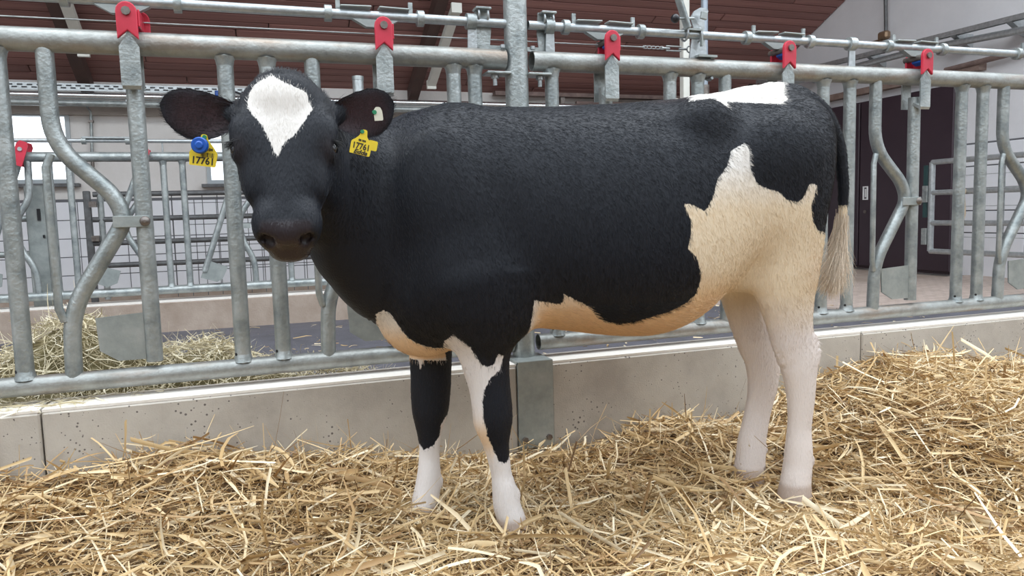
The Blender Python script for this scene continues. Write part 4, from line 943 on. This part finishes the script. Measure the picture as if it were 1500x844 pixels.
# ----- ear tags
ym = mat('yellow_tag_plastic', (.82, .62, .035), .4); ink = mat('black_tag_ink', (.015, .015, .015), .6); gm = mat('green_stud', (.02, .22, .10), .4); wm = mat('white_tag_plastic', (.66, .64, .52), .45)
def text_mesh(txt, size, origin, X_, Y_, parent, name='tag_number', off=.0016, shear=0, sx=1.0):
    cu = bpy.data.curves.new('t', 'FONT'); cu.body = txt; cu.size = size; cu.align_x = 'CENTER'; cu.shear = shear; cu.offset = .0004; cu.extrude = .0003; cu.resolution_u = 3
    o = bpy.data.objects.new('t', cu); COL.objects.link(o); dg = bpy.context.evaluated_depsgraph_get(); me = bpy.data.meshes.new_from_object(o.evaluated_get(dg)); bpy.data.objects.remove(o)
    Z_ = np.cross(X_, Y_); vs = [origin + X_ * v_.co.x * sx + Y_ * v_.co.y + Z_ * (off + v_.co.z) for v_ in me.vertices]; fs = [tuple(p.vertices) for p in me.polygons]
    f = MB(); f.add(vs, fs); return f.build(name, ink, parent)
def tagplate(outline, c, X_, Y_, m, name, th=.0018):
    Z_ = np.cross(X_, Y_); n = len(outline); f = MB()
    vs = [c + X_ * a + Y_ * b + Z_ * t for t in (-th / 2, th / 2) for a, b in outline]
    f.add(vs, [tuple(range(n))[::-1], tuple(range(n, 2 * n))] + [(i, (i + 1) % n, n + (i + 1) % n, n + i) for i in range(n)]); return f.build(name, m, COW)
def axes(tilt, yaw):
    X_ = np.array([math.cos(yaw), math.sin(yaw), 0]); Y_ = np.array([0, 0, 1.0]); c, s = math.cos(tilt), math.sin(tilt); return X_ * c + Y_ * s, Y_ * c - X_ * s
def rnd(pts, r=.004): return [tuple(p)[:2] for p in fillet([(a, b, 0) for a, b in pts], r, 3)]
px = .00147
# left tag
X_, Y_ = axes(math.radians(-8), math.radians(-12)); c = np.array(at(298, 228, -.735))
out = rnd([(-.026, -.023), (.027, -.023), (.030, .006), (.020, .020), (.008, .034), (.004, .046), (-.007, .046), (-.010, .034), (-.018, .018), (-.030, .006), (-.028, -.0225)])
tg = tagplate(out, c, X_, Y_, ym, 'ear_tag'); tg['label'] = 'yellow ear tag with number 17761 and a blue round button in the left ear of the picture'
text_mesh('17761', .0215, c - Y_ * .0185, X_, Y_, tg, sx=.92)
text_mesh('104', .008, c + X_ * .013 + Y_ * .0115, X_, Y_, tg, 'small_print')
Z_ = np.cross(X_, Y_); f = MB()
for i in range(9): f.box(Vector(c + X_ * (-.004 + i * .0032) + Y_ * .002 + Z_ * .0012), (.0009 + .0012 * (i % 3 == 1), .0006, .010), Matrix(np.stack([X_, -Z_, Y_], 1).tolist()))
f.build('barcode', ink, tg)['kind'] = 'stuff'
bc = np.array(at(293, 213, -.748)); f = MB()
f.tube([bc - Z_ * .007, bc - Z_ * .003, bc + Z_ * .005, bc + Z_ * .007], [.0165, .0178, .0178, .0155], 28); f.tube([bc + Z_ * .006, bc + Z_ * .0095, bc + Z_ * .0105], [.009, .0085, .006], 20)
b_ = f.build('tag_button', M['blue'], tg)
st = c + Y_ * .040 + Z_ * .001; MB().tube([st, st + Z_ * .004], .0045, 12).build('stud', gm, tg)
# right tag
X_, Y_ = axes(math.radians(-13), math.radians(8)); Z_ = np.cross(X_, Y_); c = np.array(at(529, 214, -.785))
tg = tagplate(rnd([(-.023, -.020), (.023, -.020), (.024, .006), (.018, .014), (.010, .022), (.008, .038), (-.004, .038), (-.007, .024), (-.016, .014), (-.024, .008), (-.024, -.019)]), c, X_, Y_, ym, 'ear_tag')
tg['label'] = 'yellow ear tag with number 17761 and handwriting in the right ear of the picture'
text_mesh('17761', .0195, c - Y_ * .0075 , X_, Y_, tg, sx=.85)
text_mesh('Edda', .0135, c - Y_ * .0185, X_, Y_, tg, 'handwriting', shear=.3, sx=1.2)
text_mesh('00 104', .006, c + Y_ * .0105, X_, Y_, tg, 'small_print')
st = c + Y_ * .032 - X_ * .004 + Z_ * .001; MB().tube([st, st + Z_ * .004], .0045, 12).build('stud', gm, tg)
c2 = np.array(at(547, 214, -.765)); tg = tagplate(rnd([(-.012, -.011), (.009, -.011), (.009, .012), (-.012, .012), (-.0121, -.009)]), c2, X_, Y_, ym, 'ear_tag'); tg['label'] = 'corner of the yellow back half of the ear tag'
c3 = np.array(at(554, 167, -.79)); X_, Y_ = axes(math.radians(5), math.radians(8)); Z_ = np.cross(X_, Y_)
tg = tagplate(rnd([(-.010, -.015), (.010, -.015), (.010, .006), (.006, .015), (-.004, .016), (-.010, .008), (-.0101, -.013)], .003), c3, X_, Y_, wm, 'ear_tag'); tg['label'] = 'small cream ear tag with green stud high in the right ear of the picture'
st = c3 - X_ * .009 + Y_ * .004; MB().tube([st, st + Z_ * .004], .005, 12).build('stud', gm, tg)
# ------------------------------------------------------------------ straw bed and hay
rng = np.random.default_rng(7)
G2 = [rng.uniform(0, 6.28, (14,)), rng.uniform(3, 11, (14,)) * rng.choice([-1, 1], 14), rng.uniform(3, 11, (14,)) * rng.choice([-1, 1], 14)]
def lumps(x, y):
    s = 0
    for p, a, b in zip(*G2): s = s + np.sin(a * x + b * y + p) / 14 ** .5
    return s
def bed_h(x, y):
    cx = [-2, -.71, -.5, -.32, -.11, .1, .25, .37, .5, .65, .84, 1.0, 1.16, 1.39, 1.55, 1.75, 1.95, 2.17, 2.35, 2.56, 2.87, 3.25, 4, 6]
    cz = [.20, .19, .195, .205, .185, .17, .16, .115, .10, .07, .035, .035, .06, .09, .05, .075, .15, .215, .24, .25, .205, .13, .10, .08]
    d = np.clip((y + .62) / .52, 0, 1) ** 1.15
    far = np.clip((x - 1.7) / .5, 0, 1); d = d * (1 - far) + np.clip((y + 1.25) / 1.15, 0, 1) * far
    h = np.interp(x, cx, cz) * d + .012 * lumps(x, y) + .018 * lumps(x * .45 + 3, y * .45) * (1 - .6 * np.clip(d, 0, 1)) - .022
    for hx, hy in ((.63, -.6), (.43, -.41), (1.54, -.69), (1.51, -.51)):
        h = h - .02 * np.exp(-((x - hx) ** 2 + (y - hy) ** 2) / .01)
    return h
nx, ny = 260, 110
gx, gy_ = np.meshgrid(np.linspace(-2.6, 6.0, nx), np.linspace(-2.4, -.099, ny))
gz = bed_h(gx, gy_) - .018
me = bpy.data.meshes.new('straw_bed'); vv = np.stack([gx, gy_, gz], -1).reshape(-1, 3)
ii = np.arange(nx * ny).reshape(ny, nx); ff = np.stack([ii[:-1, :-1], ii[:-1, 1:], ii[1:, 1:], ii[1:, :-1]], -1).reshape(-1, 4)
me.from_pydata(vv.tolist(), [], ff.tolist()); me.materials.append(M['soil']); me.polygons.foreach_set('use_smooth', [True] * len(ff))
bed = bpy.data.objects.new('bedding_base', me); COL.objects.link(bed); struct(bed)

def strands(name, n, xr, yr, hfun, length, width, m, parent=None, lift=.02, tilt=.25, bend=.3, seed=1, segs=4, tone=None, dens=None, thick=.35):
    r = np.random.default_rng(seed)
    x = r.uniform(*xr, n); y = r.uniform(*yr, n)
    if dens is not None:
        k = r.uniform(0, 1, n) < dens(x, y); x, y = x[k], y[k]; n = len(x)
    Ln = np.clip(r.lognormal(math.log(length), .5, n), length * .3, length * 3)
    W = np.clip(r.lognormal(math.log(width), .55, n), width * .35, width * 2.6)
    th = r.uniform(0, 2 * math.pi, n); tl = r.normal(0, tilt, n); bd = r.normal(0, bend, n); bv = r.normal(0, bend * .5, n)
    z0 = hfun(x, y) + r.uniform(-.012, lift, n)
    t = np.linspace(-.5, .5, segs + 1)[None, :]
    a = th[:, None] + bd[:, None] * t * 2
    kink = (r.uniform(0, 1, n) < .25)[:, None] * (t > r.uniform(-.2, .3, n)[:, None]) * r.normal(0, .9, n)[:, None]; a = a + kink
    e = tl[:, None] + bv[:, None] * t * 2
    st = Ln[:, None] / segs; dx = np.cos(a) * np.cos(e) * st; dy = np.sin(a) * np.cos(e) * st; dz = np.sin(e) * st
    cx = np.cumsum(dx, 1); cy = np.cumsum(dy, 1); cz = np.cumsum(dz, 1)
    X = x[:, None] + cx - cx.mean(1, keepdims=True); Y = y[:, None] + cy - cy.mean(1, keepdims=True)
    Z = z0[:, None] + cz - cz.mean(1, keepdims=True)
    H = hfun(X, Y); Z = np.maximum(Z, H - .012 + r.uniform(0, .01, n)[:, None])
    if yr[1] <= -.09: Y = np.minimum(Y, -.104 - W[:, None])
    ro = r.uniform(0, math.pi, n)[:, None]
    px_, py_ = -np.sin(a), np.cos(a)
    ux, uy, uz = px_ * np.cos(ro), py_ * np.cos(ro), np.sin(ro) * np.ones_like(a)
    vx, vy, vz = -px_ * np.sin(ro), -py_ * np.sin(ro), np.cos(ro) * np.ones_like(a)
    tap = np.ones_like(t); tap[:, -1] = .4
    w2 = W[:, None] / 2 * tap; hh = w2 * thick
    A = np.stack([X - ux * w2, Y - uy * w2, Z - uz * w2], -1); B = np.stack([X + vx * hh, Y + vy * hh, Z + vz * hh], -1); Cc = np.stack([X + ux * w2, Y + uy * w2, Z + uz * w2], -1)
    V = np.stack([A, B, Cc], 2).reshape(-1, 3).astype(np.float32)
    k = segs + 1; base = (np.arange(n) * k * 3)[:, None]; s = np.arange(segs)[None, :] * 3
    q = base + s; F = np.stack([np.stack([q, q + 1, q + 4, q + 3], -1), np.stack([q + 1, q + 2, q + 5, q + 4], -1)], 2).reshape(-1, 4)
    me = bpy.data.meshes.new(name); me.vertices.add(len(V)); me.vertices.foreach_set('co', V.ravel())
    me.loops.add(F.size); me.loops.foreach_set('vertex_index', F.ravel().astype(np.int32))
    me.polygons.add(len(F)); me.polygons.foreach_set('loop_start', np.arange(0, F.size, 4, dtype=np.int32)); me.update(calc_edges=True)
    at_ = me.attributes.new('tone', 'FLOAT', 'POINT'); tn = np.clip(r.normal(.55, .24, n), 0, 1)
    if tone is not None: tn = tone(tn, x, y)
    at_.data.foreach_set('value', np.repeat(tn, k * 3).astype(np.float32))
    me.materials.append(m); o = bpy.data.objects.new(name, me); COL.objects.link(o)
    if parent is not None: o.parent = parent; o.matrix_parent_inverse = parent_inv(parent)
    return o
def dens_cam(x, y):      # nearer strands are bigger in view, all areas equally dense
    return (y > -.95 - .0 - .18 * (x + .5)) * 1.0
def dpatch(tn, x, y): return np.clip(tn + .10 * lumps(x * .8 + 1, y * .8), 0, 1)
s1 = strands('straw_bedding', 68000, (-1.9, 5.2), (-1.75, -.115), bed_h, .085, .0032, M['straw'], seed=2, lift=.030, tilt=.36, bend=.45, tone=dpatch, dens=dens_cam)
tag(s1, 'deep golden straw bedding covering the pen floor under the cow', 'straw', kind='stuff')
s2 = strands('loose_straw', 5200, (-1.6, 4.8), (-1.5, -.12), lambda x, y: bed_h(x, y) + .010, .17, .006, M['straw'], seed=5, lift=.035, tilt=.38, tone=lambda t, x, y: np.clip(t + .15, 0, 1), dens=dens_cam)
tag(s2, 'broad pale loose straw stalks lying on top of the bedding', 'straw', kind='stuff')
s3 = strands('upright_straw', 1100, (-1.6, 4.8), (-.6, -.12), lambda x, y: bed_h(x, y) + .035, .12, .004, M['straw'], seed=9, lift=.03, tilt=1.0)
tag(s3, 'stray straw stalks sticking up along the foot of the near curb', 'straw', kind='stuff')
# straw clumps over the hooves
def hoof_h(x, y): return bed_h(x, y) + .012
s4 = strands('hoof_straw', 900, (.3, 1.75), (-.85, -.36), hoof_h, .10, .0045, M['straw'], seed=12, lift=.03, tilt=.4, dens=lambda x, y: sum(np.exp(-((x - a) ** 2 + (y - b) ** 2) / .006) for a, b in ((.63, -.66), (.41, -.46), (1.54, -.76), (1.49, -.56))))
tag(s4, 'loose straw heaped over the four hooves', 'straw', kind='stuff')
# hay on the alley
def hay_h(x, y):
    g = lambda cx, cy, sx, sy, h: h * np.exp(-((x - cx) / sx) ** 2 - ((y - cy) / sy) ** 2)
    return ZA + g(-.9, .35, .5, .35, .20) + g(-.25, .30, .7, .22, .16) + g(-.58, .42, .20, .25, .22) + g(-.15, .50, .22, .2, .20) + g(-.62, 1.0, .25, .3, .20) + g(.3, .22, .5, .12, .14) + .015 * lumps(x * 1.5, y * 1.5) * (y < 1.5)
hd_ = lambda x, y: np.clip((hay_h(x, y) - ZA - .025) * 9, 0, 1) * (x < .85)
nx, ny = 90, 60
gx, gy_ = np.meshgrid(np.linspace(-2.2, 1.0, nx), np.linspace(.052, 2.0, ny)); gz = hay_h(gx, gy_) - .03
me = bpy.data.meshes.new('hay_core'); vv = np.stack([gx, gy_, gz], -1).reshape(-1, 3); ii = np.arange(nx * ny).reshape(ny, nx)
ff = np.stack([ii[:-1, :-1], ii[:-1, 1:], ii[1:, 1:], ii[1:, :-1]], -1).reshape(-1, 4); me.from_pydata(vv.tolist(), [], ff.tolist()); me.materials.append(mat('hay_core', (.20, .17, .08), .95, 0, (.10, .08, .035), 12))
E_h = empty('hay_pile', (-.5, .6, ZA), 'pale green-yellow hay piled on the alley behind the near fence', 'hay')
o = bpy.data.objects.new('core', me); COL.objects.link(o); o.parent = E_h; o.matrix_parent_inverse = parent_inv(E_h); o['kind'] = 'stuff'
h1 = strands('stalks', 46000, (-2.2, 1.0), (.07, 2.0), hay_h, .085, .0023, M['hay'], E_h, seed=21, lift=.02, tilt=.5, bend=.8, dens=hd_); h1['kind'] = 'stuff'
h2 = strands('alley_chaff', 900, (-1.8, 4.5), (.1, 3.15), lambda x, y: ZA + .004 + 0 * x, .05, .0045, M['straw'], seed=33, lift=.012, tilt=.03, tone=lambda t, x, y: np.clip(t + .2, 0, 1))
tag(h2, 'scattered straw bits on the dark alley floor', 'straw', kind='stuff')
h3 = strands('rail_straw', 1500, (-1.3, .8), (-.098, .04), lambda x, y: CT + .003 + 0 * x, .06, .002, M['hay'], seed=35, lift=.006, tilt=.05, dens=lambda x, y: np.clip((-.25 - x) * 2 + (y + .02) * 6, 0, 1))
tag(h3, 'hay wisps lying on the top of the near concrete curb at the left', 'hay', kind='stuff')
